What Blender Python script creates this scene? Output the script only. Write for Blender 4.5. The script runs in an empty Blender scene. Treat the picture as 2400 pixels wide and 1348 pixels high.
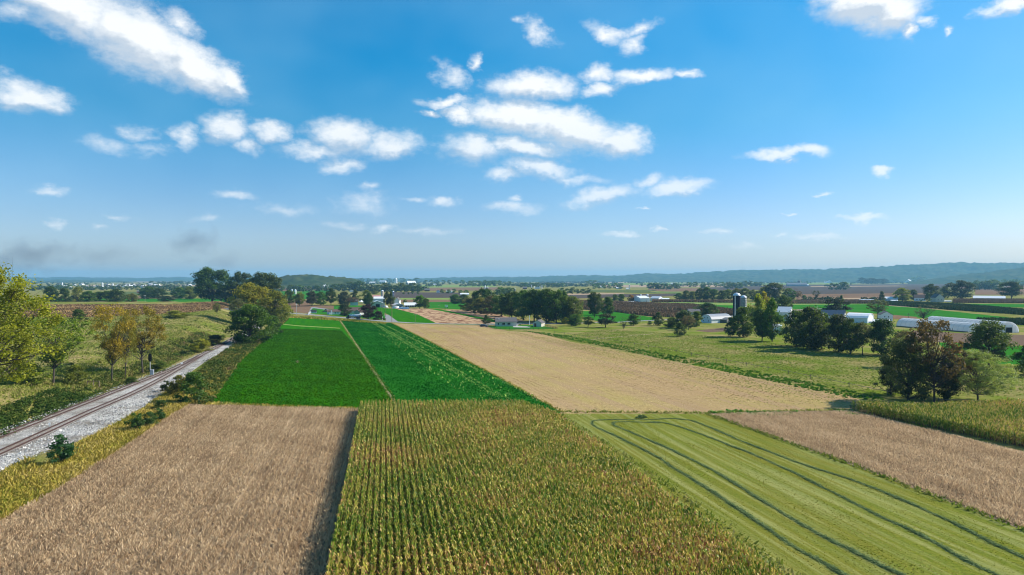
import bpy, math, random
import numpy as np
from mathutils import Vector

# ---------------------------------------------------------------- camera, light, sky
sc = bpy.context.scene
COL = sc.collection
rad = math.radians
CAM_H, F, HOR = 28.0, 1601.0, 655.0
PITCH = math.atan((674 - HOR) / F)

cam_d = bpy.data.cameras.new("camera")
cam_d.sensor_width = 36.0
cam_d.lens = 36.0 * F / 2400.0
cam_d.clip_start = 0.5
cam_d.clip_end = 60000
cam = bpy.data.objects.new("camera", cam_d)
cam.location = (0, 0, CAM_H)
cam.rotation_euler = (math.pi / 2 - PITCH, 0, 0)
COL.objects.link(cam)
sc.camera = cam

sc.view_settings.view_transform = 'Standard'
sc.view_settings.look = 'None'
sc.view_settings.exposure = 0.6
sc.view_settings.gamma = 1.0
sc.cycles.max_bounces = 5
sc.cycles.diffuse_bounces = 2
sc.cycles.glossy_bounces = 2
sc.cycles.transmission_bounces = 3
sc.cycles.transparent_max_bounces = 6
sc.cycles.volume_bounces = 0
sc.cycles.use_denoising = True
sc.cycles.use_adaptive_sampling = True
sc.cycles.filter_width = 1.05
sc.cycles.caustics_reflective = False
sc.cycles.caustics_refractive = False

SUN_EL, SUN_AZ = rad(36), rad(74)          # azimuth clockwise from +Y (towards +X)
sun_dir = Vector((math.sin(SUN_AZ) * math.cos(SUN_EL), math.cos(SUN_AZ) * math.cos(SUN_EL), math.sin(SUN_EL)))
sun_d = bpy.data.lights.new("sun", 'SUN')
sun_d.energy = 5.0
sun_d.angle = rad(0.55)
sun_d.color = (1.0, 0.95, 0.86)
sun = bpy.data.objects.new("sun", sun_d)
sun.rotation_euler = sun_dir.to_track_quat('Z', 'Y').to_euler()
sun.location = (0, 0, 300)
COL.objects.link(sun)

world = bpy.data.worlds.new("World")
sc.world = world
world.use_nodes = True


def build_world():
    nt = world.node_tree
    nt.nodes.clear()
    N, L = nt.nodes.new, nt.links.new
    out = N('ShaderNodeOutputWorld')
    bg = N('ShaderNodeBackground')
    bg.inputs['Strength'].default_value = 0.092
    L(bg.outputs[0], out.inputs['Surface'])
    sky = N('ShaderNodeTexSky')
    sky.sky_type = 'NISHITA'
    sky.sun_disc = False
    sky.sun_elevation = SUN_EL
    sky.sun_rotation = SUN_AZ
    sky.altitude = 100
    sky.air_density = 1.0
    sky.dust_density = 0.6
    sky.ozone_density = 3.0
    hs = N('ShaderNodeHueSaturation')
    hs.inputs['Hue'].default_value = 0.490
    hs.inputs['Saturation'].default_value = 1.25
    hs.inputs['Value'].default_value = 1.0
    L(sky.outputs[0], hs.inputs['Color'])
    satr = N('ShaderNodeMapRange')      # the clear air overhead is a deeper blue than the horizon
    satr.inputs['From Min'].default_value = 0.02
    satr.inputs['From Max'].default_value = 0.42
    satr.inputs['To Min'].default_value = 1.42
    satr.inputs['To Max'].default_value = 1.62
    L(satr.outputs[0], hs.inputs['Saturation'])
    tc = N('ShaderNodeTexCoord')
    sp = N('ShaderNodeSeparateXYZ')
    L(tc.outputs['Generated'], sp.inputs[0])

    def M(op, a, b=None, c=None, clamp=False):
        m = N('ShaderNodeMath')
        m.operation = op
        m.use_clamp = clamp
        for i, v in enumerate((a, b, c)):
            if v is None:
                continue
            if isinstance(v, (int, float)):
                m.inputs[i].default_value = v
            else:
                L(v, m.inputs[i])
        return m.outputs[0]
    az = M('ARCTAN2', sp.outputs[0], sp.outputs[1])
    el = M('ARCSINE', sp.outputs[2])
    L(el, satr.inputs['Value'])
    huer = N('ShaderNodeMapRange')
    huer.inputs['From Min'].default_value = 0.0
    huer.inputs['From Max'].default_value = 0.2
    huer.inputs['To Min'].default_value = 0.507
    huer.inputs['To Max'].default_value = 0.490
    L(el, huer.inputs['Value'])
    L(huer.outputs[0], hs.inputs['Hue'])
    valr = N('ShaderNodeMapRange')
    valr.inputs['From Min'].default_value = 0.0
    valr.inputs['From Max'].default_value = 0.36
    valr.inputs['To Min'].default_value = 0.86
    valr.inputs['To Max'].default_value = 1.12
    L(el, valr.inputs['Value'])
    L(valr.outputs[0], hs.inputs['Value'])
    cb = N('ShaderNodeCombineXYZ')
    L(az, cb.inputs[0])
    L(el, cb.inputs[1])
    K = 10.0

    def noise(scale, detail, rough, off=0.0, src=None):
        n = N('ShaderNodeTexNoise')
        n.inputs['Scale'].default_value = scale
        n.inputs['Detail'].default_value = detail
        n.inputs['Roughness'].default_value = rough
        mp = N('ShaderNodeMapping')
        mp.inputs['Location'].default_value = (off, off * 1.7, 0)
        mp.inputs['Scale'].default_value = (1.0, 1.5, 1.0)
        L(src or cb.outputs[0], mp.inputs[0])
        L(mp.outputs[0], n.inputs['Vector'])
        return n
    # warped direction: gives the ellipses below torn, billowing outlines
    n1 = noise(16, 5, 0.62)
    sub = N('ShaderNodeVectorMath')
    sub.operation = 'SUBTRACT'
    L(n1.outputs['Color'], sub.inputs[0])
    sub.inputs[1].default_value = (0.5, 0.5, 0.5)
    mul = N('ShaderNodeVectorMath')
    mul.operation = 'MULTIPLY'
    L(sub.outputs[0], mul.inputs[0])
    mul.inputs[1].default_value = (0.075, 0.040, 0.0)
    add = N('ShaderNodeVectorMath')
    L(cb.outputs[0], add.inputs[0])
    L(mul.outputs[0], add.inputs[1])
    warped = add.outputs[0]
    clouds = [
        (170, 25, 150, 62, 14, 1.5), (330, 95, 180, 66, 24, 1.6), (455, 155, 135, 50, 26, 1.6), (540, 192, 52, 28, 32, 1.4), (430, 62, 60, 22, 20, .8), (60, 30, 90, 28, 0, .6),
        (70, 226, 100, 34, 4, 1.3), (110, 248, 56, 22, 0, .8), (265, 342, 70, 20, 0, .55), (330, 310, 34, 18, 0, .5), (345, 345, 50, 12, 0, .4), (432, 320, 44, 24, 12, 1.0), (535, 305, 60, 32, 8, 1.2), (640, 312, 52, 24, 0, 1.1), (588, 342, 34, 18, 0, .8),
        (810, 322, 86, 38, 4, 1.25), (915, 342, 84, 26, -6, 1.1), (740, 352, 90, 18, 0, .9), (805, 384, 50, 18, 0, .9),
        (1250, 208, 100, 32, 0, 1.4), (1060, 182, 48, 26, 25, .75), (1112, 152, 22, 17, 35, .95), (1262, 78, 46, 20, 28, .72), (1215, 52, 20, 14, 0, .55),
        (1425, 82, 54, 20, 26, .95), (1490, 72, 50, 15, -12, .85), (1480, 108, 34, 20, 0, .8), (1400, 174, 44, 20, 0, 1.1), (1510, 178, 84, 17, 3, 1.2), (1605, 184, 34, 10, 8, .9), (1410, 208, 56, 15, -8, 1.0),
        (1046, 243, 58, 12, -3, 1.1), (1010, 268, 26, 9, 0, .9), (1085, 272, 58, 18, 10, 1.1), (1205, 276, 125, 36, 6, 1.7), (1340, 305, 140, 40, 12, 1.7), (1460, 332, 76, 30, 8, 1.5), (1110, 345, 84, 32, 6, 1.15), (1235, 345, 115, 24, 4, 1.2),
        (1265, 396, 92, 24, 8, 1.1), (1180, 410, 52, 13, 0, .9), (1345, 420, 66, 11, 0, .7), (1410, 457, 84, 19, -10, 1.15), (1590, 440, 80, 17, -6, 1.25), (1520, 425, 40, 12, 0, .9), (1200, 486, 62, 15, 0, .95), (1207, 461, 26, 10, 0, .85), (1042, 470, 42, 13, 4, 1.05), (970, 462, 26, 7, 0, .6),
        (850, 478, 70, 24, 0, .6), (866, 442, 25, 10, 0, .6), (905, 534, 34, 11, 0, .8), (810, 531, 60, 10, 0, .5), (550, 457, 52, 10, 0, .8), (112, 445, 58, 12, 4, .85), (122, 526, 20, 9, 0, .75), (222, 531, 28, 7, 0, .65), (290, 511, 28, 7, 0, .6), (480, 518, 32, 9, 0, .5), (1010, 545, 66, 10, 0, .45), (668, 486, 76, 13, 0, .5),
        (1822, 364, 84, 15, -2, 1.3), (1898, 358, 52, 14, 8, 1.1), (1840, 382, 26, 6, 0, .7), (2066, 402, 38, 10, 0, 1.4), (2022, 512, 60, 7, 0, 1.2), (1460, 551, 38, 7, 0, .9), (1545, 541, 18, 6, 0, 1.0), (1690, 536, 44, 8, 0, .8), (1850, 495, 14, 4, 0, 1.0), (1935, 454, 26, 5, 0, .9), (1510, 495, 20, 4, 0, .9), (1915, 553, 60, 7, 0, .8), (1826, 546, 24, 5, 0, .7), (1750, 578, 38, 7, 0, .55),
        (2030, 0, 128, 52, 8, 1.9), (2085, 30, 80, 44, 0, 1.7), (2112, 72, 28, 16, 0, 1.1), (2165, 52, 36, 14, 0, .9), (2365, 14, 62, 24, -5, 1.5), (2222, 74, 15, 12, 0, .8),
    ]
    def billows(items, src, acc=None):
        for (cx, cy, rx, ry, a, amp) in items:
            amp += 0.16
            u, v = (cx - 1200) / F, (HOR - cy) / F
            caz = math.atan(u)
            cel = math.atan(v * math.cos(caz))
            sx = rx / F * math.cos(caz) ** 2 * 1.32
            sy = ry / F * math.cos(caz) * math.cos(cel) ** 2 * 1.5
            mp = N('ShaderNodeMapping')
            mp.vector_type = 'TEXTURE'
            mp.inputs['Location'].default_value = (caz, cel, 0)
            mp.inputs['Rotation'].default_value = (0, 0, -rad(a))
            mp.inputs['Scale'].default_value = (sx, sy, 1)
            if acc is None:
                L(src, mp.inputs[0])
            else:      # (tied to the sum so far only to keep the evaluation in order)
                ma = N('ShaderNodeVectorMath')
                ma.operation = 'MULTIPLY_ADD'
                L(acc, ma.inputs[0])
                ma.inputs[1].default_value = (1e-7, 1e-7, 0)
                L(src, ma.inputs[2])
                L(ma.outputs[0], mp.inputs[0])
            ln = N('ShaderNodeVectorMath')
            ln.operation = 'LENGTH'
            L(mp.outputs[0], ln.inputs[0])
            v_ = M('MULTIPLY_ADD', ln.outputs['Value'], -amp, amp)
            acc = v_ if acc is None else M('MAXIMUM', acc, v_)
        return acc
    acc = billows(clouds, warped)
    big = [c for c in clouds if c[5] >= 1.1 and c[2] > 45]
    lift = N('ShaderNodeVectorMath')
    L(warped, lift.inputs[0])
    lift.inputs[1].default_value = (0.007, 0.015, 0)
    tie = N('ShaderNodeVectorMath')
    tie.operation = 'MULTIPLY_ADD'
    L(acc, tie.inputs[0])
    tie.inputs[1].default_value = (1e-7, 1e-7, 0)
    L(lift.outputs[0], tie.inputs[2])
    acc_up = billows(big, tie.outputs[0])
    relief = M('SUBTRACT', M('MAXIMUM', acc, 0.0), M('MAXIMUM', acc_up, 0.0))
    n2 = noise(55, 6, 0.62, 3.1)
    d = M('ADD', acc, M('MULTIPLY_ADD', n2.outputs['Fac'], 0.95, -0.48))
    mr = N('ShaderNodeMapRange')
    mr.interpolation_type = 'SMOOTHSTEP'
    mr.inputs['From Min'].default_value = -0.02
    mr.inputs['From Max'].default_value = 1.22
    L(d, mr.inputs['Value'])
    # self-shading of the clouds: painted into their colour, brighter tops and greyer undersides
    # self-shading: relief of the billows against the same billows shifted away from the sun
    na, nb_ = noise(30, 4, 0.55, 0), noise(30, 4, 0.55, 0)
    nb_.inputs['Vector'].links[0].from_node.inputs['Location'].default_value = (0.006, 0.016, 0)
    rel = M('SUBTRACT', na.outputs['Fac'], nb_.outputs['Fac'])
    sh = M('MULTIPLY_ADD', rel, 1.9, M('MULTIPLY_ADD', relief, 1.5, 0.60), clamp=True)
    cr = N('ShaderNodeMix')
    cr.data_type = 'RGBA'
    cr.inputs[6].default_value = (4.6, 5.2, 5.9, 1)
    cr.inputs[7].default_value = (7.7, 7.8, 7.8, 1)
    L(sh, cr.inputs[0])
    # distant clouds take on the air's colour near the horizon
    hz = N('ShaderNodeMapRange')
    hz.inputs['From Min'].default_value = 0.03
    hz.inputs['From Max'].default_value = 0.24
    hz.inputs['To Min'].default_value = 0.5
    hz.inputs['To Max'].default_value = 0.95
    L(el, hz.inputs['Value'])
    cov = M('MULTIPLY', mr.outputs[0], hz.outputs[0])
    # thin high veil
    veil = noise(3.2, 3, 0.5, 11)
    vm = N('ShaderNodeMapRange')
    vm.inputs['From Min'].default_value = 0.35
    vm.inputs['From Max'].default_value = 0.75
    vm.inputs['To Min'].default_value = 0.0
    vm.inputs['To Max'].default_value = 0.24
    L(veil.outputs['Fac'], vm.inputs['Value'])
    mv = N('ShaderNodeMix')
    mv.data_type = 'RGBA'
    mv.inputs[7].default_value = (3.2, 5.6, 7.2, 1)
    L(vm.outputs[0], mv.inputs[0])
    low = N('ShaderNodeMapRange')       # hazier, cooler air low down
    low.inputs['From Min'].default_value = 0.0
    low.inputs['From Max'].default_value = 0.22
    low.inputs['To Min'].default_value = 1.0
    low.inputs['To Max'].default_value = 0.0
    L(el, low.inputs['Value'])
    cool = N('ShaderNodeMix')
    cool.data_type = 'RGBA'
    cool.blend_type = 'MULTIPLY'
    cool.inputs[7].default_value = (0.98, 0.92, 1.20, 1)
    L(low.outputs[0], cool.inputs[0])
    L(hs.outputs[0], cool.inputs[6])
    L(cool.outputs[2], mv.inputs[6])
    mx = N('ShaderNodeMix')
    mx.data_type = 'RGBA'
    L(cov, mx.inputs[0])
    L(mv.outputs[2], mx.inputs[6])
    L(cr.outputs[2], mx.inputs[7])
    L(mx.outputs[2], bg.inputs['Color'])


build_world()

# ---------------------------------------------------------------- placing helpers
rng = np.random.default_rng(7)
random.seed(7)
TY = [-50, 60, 108, 130, 166, 215, 262, 332, 430, 700, 900]      # the railway's course, x as a function of y
TX = [-44, -70, -81, -86, -94, -105, -116, -134, -165, -272, -360]


def sstep(a, b, x):
    t = np.clip((np.asarray(x, float) - a) / (b - a), 0, 1)
    return t * t * (3 - 2 * t)


def snoise(x, y, s, seed=0):
    r = np.random.default_rng(seed + 100)
    v = 0
    for k in range(7):
        a, p = r.uniform(0, 2 * math.pi), r.uniform(0, 6.28)
        f = (0.6 + 0.9 * r.random()) * (1 + 0.35 * k) / s * 2.2
        v = v + np.sin((np.cos(a) * x + np.sin(a) * y) * f + p) / (1 + 0.25 * k)
    return v / 3.2


def H(x, y):
    """height of the ground: flat fields, and a low bank with a plateau on the far side of the railway"""
    x = np.asarray(x, float)
    y = np.asarray(y, float)
    s = np.interp(y, TY, TX) - x
    m = sstep(9, 30, s) * (1 - sstep(700, 800, y)) * (1 - sstep(0, 40, 50 - y))
    far = sstep(250, 420, y)
    h = m * (3.2 + 1.6 * far + 0.55 * snoise(x, y, 14, 1) + 0.8 * snoise(x, y, 45, 2) * (1 - far))
    dip = -0.8 * sstep(5, 9, s) * (1 - sstep(9, 14, s)) * (1 - sstep(450, 520, y))
    return h + dip


def ray(px, py):
    c, s = math.cos(PITCH), math.sin(PITCH)
    a, b = (px - 1200) / F, (674 - py) / F
    return np.array((a, c + b * s, -s + b * c))


def at(px, py, z=0.0):
    d = ray(px, py)
    t = (z - CAM_H) / d[2]
    return Vector((d[0] * t, d[1] * t, z))


def ath(px, py):
    """the point of the ground (with its relief) seen at a pixel"""
    if px > 700:
        return at(px, py)
    d = ray(px, py)
    t = np.arange(45, 2500, 0.5)
    zz = CAM_H + d[2] * t - H(d[0] * t, d[1] * t)
    i = np.nonzero(zz <= 0)[0]
    if not len(i):
        return at(px, py)
    k = t[i[0]]
    return Vector((d[0] * k, d[1] * k, float(H(d[0] * k, d[1] * k))))


def Z(px_h, y):
    """real height of px_h pixels at distance y"""
    return px_h * y / F


def tag(o, label=None, cat=None, group=None, kind=None):
    if label:
        o['label'] = label
    if cat:
        o['category'] = cat
    if group:
        o['group'] = group
    if kind:
        o['kind'] = kind
    return o


def link(o, parent=None):
    COL.objects.link(o)
    if parent is not None:
        o.parent = parent
    return o


def empty(name, loc, rz=0.0, scale=1.0):
    o = bpy.data.objects.new(name, None)
    o.empty_display_size = 0.5
    o.location = loc
    o.rotation_euler = (0, 0, rz)
    o.scale = (scale, scale, scale) if isinstance(scale, (int, float)) else scale
    return link(o)


def np_mesh(name, V, Fc, mats, attr=None, mi=None, smooth=False):
    V = np.asarray(V, np.float32).reshape(-1, 3)
    Fc = np.asarray(Fc, np.int32)
    k = Fc.shape[1]
    me = bpy.data.meshes.new(name)
    me.vertices.add(len(V))
    me.vertices.foreach_set('co', V.ravel())
    me.loops.add(Fc.size)
    me.loops.foreach_set('vertex_index', Fc.ravel())
    me.polygons.add(len(Fc))
    me.polygons.foreach_set('loop_start', np.arange(0, Fc.size, k, dtype=np.int32))
    me.polygons.foreach_set('loop_total', np.full(len(Fc), k, np.int32))
    if mi is not None:
        me.polygons.foreach_set('material_index', np.asarray(mi, np.int32))
    me.polygons.foreach_set('use_smooth', np.full(len(Fc), smooth))
    for m in (mats if isinstance(mats, (list, tuple)) else [mats]):
        me.materials.append(m)
    if attr is not None:
        a = me.attributes.new('tint', 'FLOAT', 'POINT')
        a.data.foreach_set('value', np.asarray(attr, np.float32))
    me.update(calc_edges=True)
    return me


class MB:
    """collects boxes, bars, prisms for ONE object"""

    def __init__(s):
        s.v, s.f = [], []

    def poly(s, pts):
        n = len(s.v)
        s.v += [tuple(p) for p in pts]
        s.f.append(tuple(range(n, n + len(pts))))
        return s

    def box(s, x0, x1, y0, y1, z0, z1):
        n = len(s.v)
        s.v += [(x, y, z) for z in (z0, z1) for (x, y) in ((x0, y0), (x1, y0), (x1, y1), (x0, y1))]
        s.f += [tuple(n + i for i in q) for q in ((3, 2, 1, 0), (4, 5, 6, 7), (0, 1, 5, 4), (1, 2, 6, 5), (2, 3, 7, 6), (3, 0, 4, 7))]
        return s

    def prism(s, prof, a0, a1, axis='y'):
        """closed outline (u, z) swept along y (u = x) or along x (u = y)"""
        n, k = len(s.v), len(prof)
        for a in (a0, a1):
            for (u, z) in prof:
                s.v.append((u, a, z) if axis == 'y' else (a, u, z))
        s.f.append(tuple(range(n, n + k)))
        s.f.append(tuple(range(n + 2 * k - 1, n + k - 1, -1)))
        for i in range(k):
            j = (i + 1) % k
            s.f.append((n + i, n + k + i, n + k + j, n + j))
        return s

    def tube(s, p0, p1, r0, r1=None, n=8, caps=True):
        r1 = r0 if r1 is None else r1
        p0, p1 = Vector(p0), Vector(p1)
        d = (p1 - p0).normalized()
        a = d.orthogonal().normalized()
        b = d.cross(a)
        k = len(s.v)
        for p, r in ((p0, r0), (p1, r1)):
            for i in range(n):
                t = 2 * math.pi * i / n
                s.v.append(tuple(p + a * math.cos(t) * r + b * math.sin(t) * r))
        for i in range(n):
            j = (i + 1) % n
            s.f.append((k + i, k + j, k + n + j, k + n + i))
        if caps:
            s.f.append(tuple(range(k + n - 1, k - 1, -1)))
            s.f.append(tuple(range(k + n, k + 2 * n)))
        return s

    def lathe(s, prof, cx=0, cy=0, n=16):
        """(r, z) outline round the vertical axis"""
        k = len(s.v)
        for (r, z) in prof:
            for i in range(n):
                t = 2 * math.pi * i / n
                s.v.append((cx + r * math.cos(t), cy + r * math.sin(t), z))
        for q in range(len(prof) - 1):
            for i in range(n):
                j = (i + 1) % n
                s.f.append((k + q * n + i, k + q * n + j, k + (q + 1) * n + j, k + (q + 1) * n + i))
        s.f.append(tuple(k + (len(prof) - 1) * n + i for i in range(n)))
        return s

    def build(s, name, mat, parent=None, smooth=False):
        me = bpy.data.meshes.new(name)
        me.from_pydata(s.v, [], s.f)
        if smooth:
            me.polygons.foreach_set('use_smooth', [True] * len(me.polygons))
        me.materials.append(mat)
        me.update()
        return link(bpy.data.objects.new(name, me), parent)


# ---------------------------------------------------------------- materials
MATS = {}


def new_mat(name):
    m = bpy.data.materials.new(name)
    m.use_nodes = True
    nt = m.node_tree
    p = nt.nodes['Principled BSDF']
    p.inputs['Roughness'].default_value = 0.9
    if 'Specular IOR Level' in p.inputs:
        p.inputs['Specular IOR Level'].default_value = 0.25
    return m, nt, p


def c4(c):
    return (c[0], c[1], c[2], 1.0)


def mixn(nt, fac, a, b, mode='MIX'):
    n = nt.nodes.new('ShaderNodeMix')
    n.data_type = 'RGBA'
    n.blend_type = mode
    for i, v in ((0, fac), (6, a), (7, b)):
        if isinstance(v, (int, float)):
            n.inputs[i].default_value = v
        elif isinstance(v, tuple):
            n.inputs[i].default_value = c4(v)
        else:
            nt.links.new(v, n.inputs[i])
    return n.outputs[2]


def coords(nt, rot=0.0, scale=(1, 1, 1)):
    tc = nt.nodes.new('ShaderNodeTexCoord')
    mp = nt.nodes.new('ShaderNodeMapping')
    mp.vector_type = 'POINT'
    mp.inputs['Rotation'].default_value = (0, 0, rot)
    mp.inputs['Scale'].default_value = scale
    nt.links.new(tc.outputs['Object'], mp.inputs[0])
    if rot:   # rotate first, then stretch
        mp.inputs['Scale'].default_value = (1, 1, 1)
        m2 = nt.nodes.new('ShaderNodeMapping')
        m2.inputs['Scale'].default_value = scale
        nt.links.new(mp.outputs[0], m2.inputs[0])
        return m2.outputs[0]
    return mp.outputs[0]


def nz(nt, scale, detail=3, rough=0.6, vec=None, lo=0.35, hi=0.65):
    n = nt.nodes.new('ShaderNodeTexNoise')
    n.inputs['Scale'].default_value = scale
    n.inputs['Detail'].default_value = detail
    n.inputs['Roughness'].default_value = rough
    nt.links.new(vec if vec is not None else coords(nt), n.inputs['Vector'])
    r = nt.nodes.new('ShaderNodeMapRange')
    r.inputs['From Min'].default_value = lo
    r.inputs['From Max'].default_value = hi
    nt.links.new(n.outputs['Fac'], r.inputs['Value'])
    return r.outputs[0]


def field_mat(name, a, b, c=None, fine=1.2, broad=0.03, ang=0.0, row=0.0, row_col=None, row_amt=0.5, bump=0.3, streak=None):
    """soil or crop surface: two tones in fine grain, a third in broad patches, streaks and rows along one bearing"""
    if name in MATS:
        return MATS[name]
    m, nt, p = new_mat(name)
    f1 = nz(nt, fine, 5, 0.7, lo=0.36, hi=0.64)
    col = mixn(nt, f1, a, b)
    if c is not None:
        col = mixn(nt, nz(nt, broad, 4, 0.6, lo=0.42, hi=0.62), col, mixn(nt, f1, tuple(x * 0.85 for x in c), c))
    rot = ang
    if streak:
        v = coords(nt, rot, (streak[0], streak[1], 1))
        col = mixn(nt, nz(nt, 1.0, 3, 0.6, v, 0.45, 0.62), col, streak[2])
    if row:
        v = coords(nt, rot, (1, 1, 1))
        w = nt.nodes.new('ShaderNodeTexWave')
        w.wave_type = 'BANDS'
        w.bands_direction = 'X'
        w.inputs['Scale'].default_value = 1.0 / row * 0.31416
        w.inputs['Distortion'].default_value = 0.8
        w.inputs['Detail'].default_value = 2
        w.inputs['Detail Scale'].default_value = 0.3
        nt.links.new(v, w.inputs['Vector'])
        mm = nt.nodes.new('ShaderNodeMath')
        mm.operation = 'MULTIPLY'
        nt.links.new(w.outputs['Fac'], mm.inputs[0])
        mm.inputs[1].default_value = row_amt
        col = mixn(nt, mm.outputs[0], col, row_col or tuple(x * 0.6 for x in a))
    nt.links.new(col, p.inputs['Base Color'])
    if bump:
        bn = nt.nodes.new('ShaderNodeBump')
        bn.inputs['Strength'].default_value = bump
        bn.inputs['Distance'].default_value = 0.25
        nt.links.new(f1, bn.inputs['Height'])
        nt.links.new(bn.outputs[0], p.inputs['Normal'])
    p.inputs['Specular IOR Level'].default_value = 0.0
    MATS[name] = m
    return m


def plain(name, col, rough=0.6, var=0.12, scale=2.0, metal=0.0, spec=0.3):
    if name in MATS:
        return MATS[name]
    m, nt, p = new_mat(name)
    f = nz(nt, scale, 4, 0.6)
    nt.links.new(mixn(nt, f, tuple(x * (1 - var) for x in col), tuple(min(1, x * (1 + var)) for x in col)), p.inputs['Base Color'])
    p.inputs['Roughness'].default_value = rough
    p.inputs['Metallic'].default_value = metal
    p.inputs['Specular IOR Level'].default_value = spec
    MATS[name] = m
    return m


def siding(name, col, pitch=0.25, axis='Z', rough=0.55, amt=0.25):
    """board or sheet-metal surface with evenly spaced grooves and faint weathering"""
    if name in MATS:
        return MATS[name]
    m, nt, p = new_mat(name)
    w = nt.nodes.new('ShaderNodeTexWave')
    w.bands_direction = axis
    w.inputs['Scale'].default_value = 0.31416 / pitch
    nt.links.new(coords(nt), w.inputs['Vector'])
    r = nt.nodes.new('ShaderNodeMapRange')
    r.inputs['From Min'].default_value = 0.0
    r.inputs['From Max'].default_value = 0.25
    r.inputs['To Min'].default_value = amt
    r.inputs['To Max'].default_value = 0.0
    nt.links.new(w.outputs['Fac'], r.inputs['Value'])
    base = mixn(nt, nz(nt, 0.7, 5, 0.7), tuple(x * 0.86 for x in col), col)
    nt.links.new(mixn(nt, r.outputs[0], base, tuple(x * 0.4 for x in col)), p.inputs['Base Color'])
    p.inputs['Roughness'].default_value = rough
    MATS[name] = m
    return m


def tint_mat(name, stops, trans=0.25, rough=0.7, spec=0.0, obj_rand=0.0):
    """blades and leaves: the colour comes from the 'tint' attribute of each blade"""
    m, nt, p = new_mat(name)
    at_ = nt.nodes.new('ShaderNodeAttribute')
    at_.attribute_name = 'tint'
    cr = nt.nodes.new('ShaderNodeValToRGB')
    el = cr.color_ramp.elements
    while len(el) < len(stops):
        el.new(0.5)
    for e, (t, c) in zip(el, stops):
        e.position = t
        e.color = c4(c)
    nt.links.new(at_.outputs['Fac'], cr.inputs[0])
    nt.links.new(cr.outputs[0], p.inputs['Base Color'])
    p.inputs['Roughness'].default_value = rough
    p.inputs['Specular IOR Level'].default_value = spec
    if trans:
        tr = nt.nodes.new('ShaderNodeBsdfTranslucent')
        nt.links.new(cr.outputs[0], tr.inputs[0])
        ms = nt.nodes.new('ShaderNodeMixShader')
        ms.inputs[0].default_value = trans
        nt.links.new(p.outputs[0], ms.inputs[1])
        nt.links.new(tr.outputs[0], ms.inputs[2])
        nt.links.new(ms.outputs[0], nt.nodes['Material Output'].inputs[0])
    return m


def leaf_mat():
    """tree leaves: the object's own colour, mottled leaf by leaf"""
    m, nt, p = new_mat('tree_leaf')
    oi = nt.nodes.new('ShaderNodeObjectInfo')
    a = nt.nodes.new('ShaderNodeAttribute')
    a.attribute_name = 'tint'
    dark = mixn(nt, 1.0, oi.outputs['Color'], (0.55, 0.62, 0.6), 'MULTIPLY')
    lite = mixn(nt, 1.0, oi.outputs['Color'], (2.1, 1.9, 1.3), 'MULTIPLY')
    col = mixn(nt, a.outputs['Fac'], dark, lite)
    nt.links.new(col, p.inputs['Base Color'])
    p.inputs['Roughness'].default_value = 0.6
    p.inputs['Specular IOR Level'].default_value = 0.3
    tr = nt.nodes.new('ShaderNodeBsdfTranslucent')
    nt.links.new(mixn(nt, 1.0, col, (1.3, 1.35, 0.7), 'MULTIPLY'), tr.inputs[0])
    ms = nt.nodes.new('ShaderNodeMixShader')
    ms.inputs[0].default_value = 0.42
    nt.links.new(p.outputs[0], ms.inputs[1])
    nt.links.new(tr.outputs[0], ms.inputs[2])
    nt.links.new(ms.outputs[0], nt.nodes['Material Output'].inputs[0])
    return m


LEAF = leaf_mat()
BARK = plain('bark', (0.075, 0.06, 0.048), 0.9, 0.3, 3)
WOODB = plain('weathered_wood', (0.2, 0.16, 0.12), 0.9, 0.2, 3)
WHITE = siding('white_siding', (0.78, 0.79, 0.8), 0.3, 'Z')
CREAM = siding('cream_metal_siding', (0.62, 0.6, 0.5), 0.35, 'X')
CREAMZ = siding('cream_clapboard', (0.62, 0.58, 0.48), 0.22, 'Z')
WROOF = siding('white_metal_roof', (0.8, 0.8, 0.8), 0.5, 'X', 0.35, 0.15)
GROOF = siding('grey_shingle_roof', (0.13, 0.12, 0.12), 0.35, 'Y', 0.9, 0.3)
BROOF = siding('brown_shingle_roof', (0.13, 0.085, 0.07), 0.35, 'Y', 0.9, 0.3)
DROOF = siding('dark_blue_metal_roof', (0.04, 0.06, 0.09), 0.45, 'X', 0.4, 0.2)
RROOF = siding('faded_red_metal_roof', (0.5, 0.25, 0.2), 0.5, 'X', 0.5, 0.2)
GALV = plain('galvanised_steel', (0.5, 0.52, 0.54), 0.4, 0.12, 1.0, 0.3)
GLASS = plain('dark_window_glass', (0.02, 0.025, 0.03), 0.1, 0.1, 1, 0, 0.6)
DARK = plain('opening_shade', (0.012, 0.012, 0.013), 0.9)  # near-black panels painted as the shade inside open doors and bays
BLACK = plain('black_paint', (0.02, 0.02, 0.02), 0.5)
WPAINT = plain('white_paint', (0.8, 0.8, 0.8), 0.45, 0.05)
RUBBER = plain('tyre_rubber', (0.02, 0.02, 0.02), 0.9)
BRICK = plain('red_brick', (0.28, 0.12, 0.08), 0.9, 0.2, 3)

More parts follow.
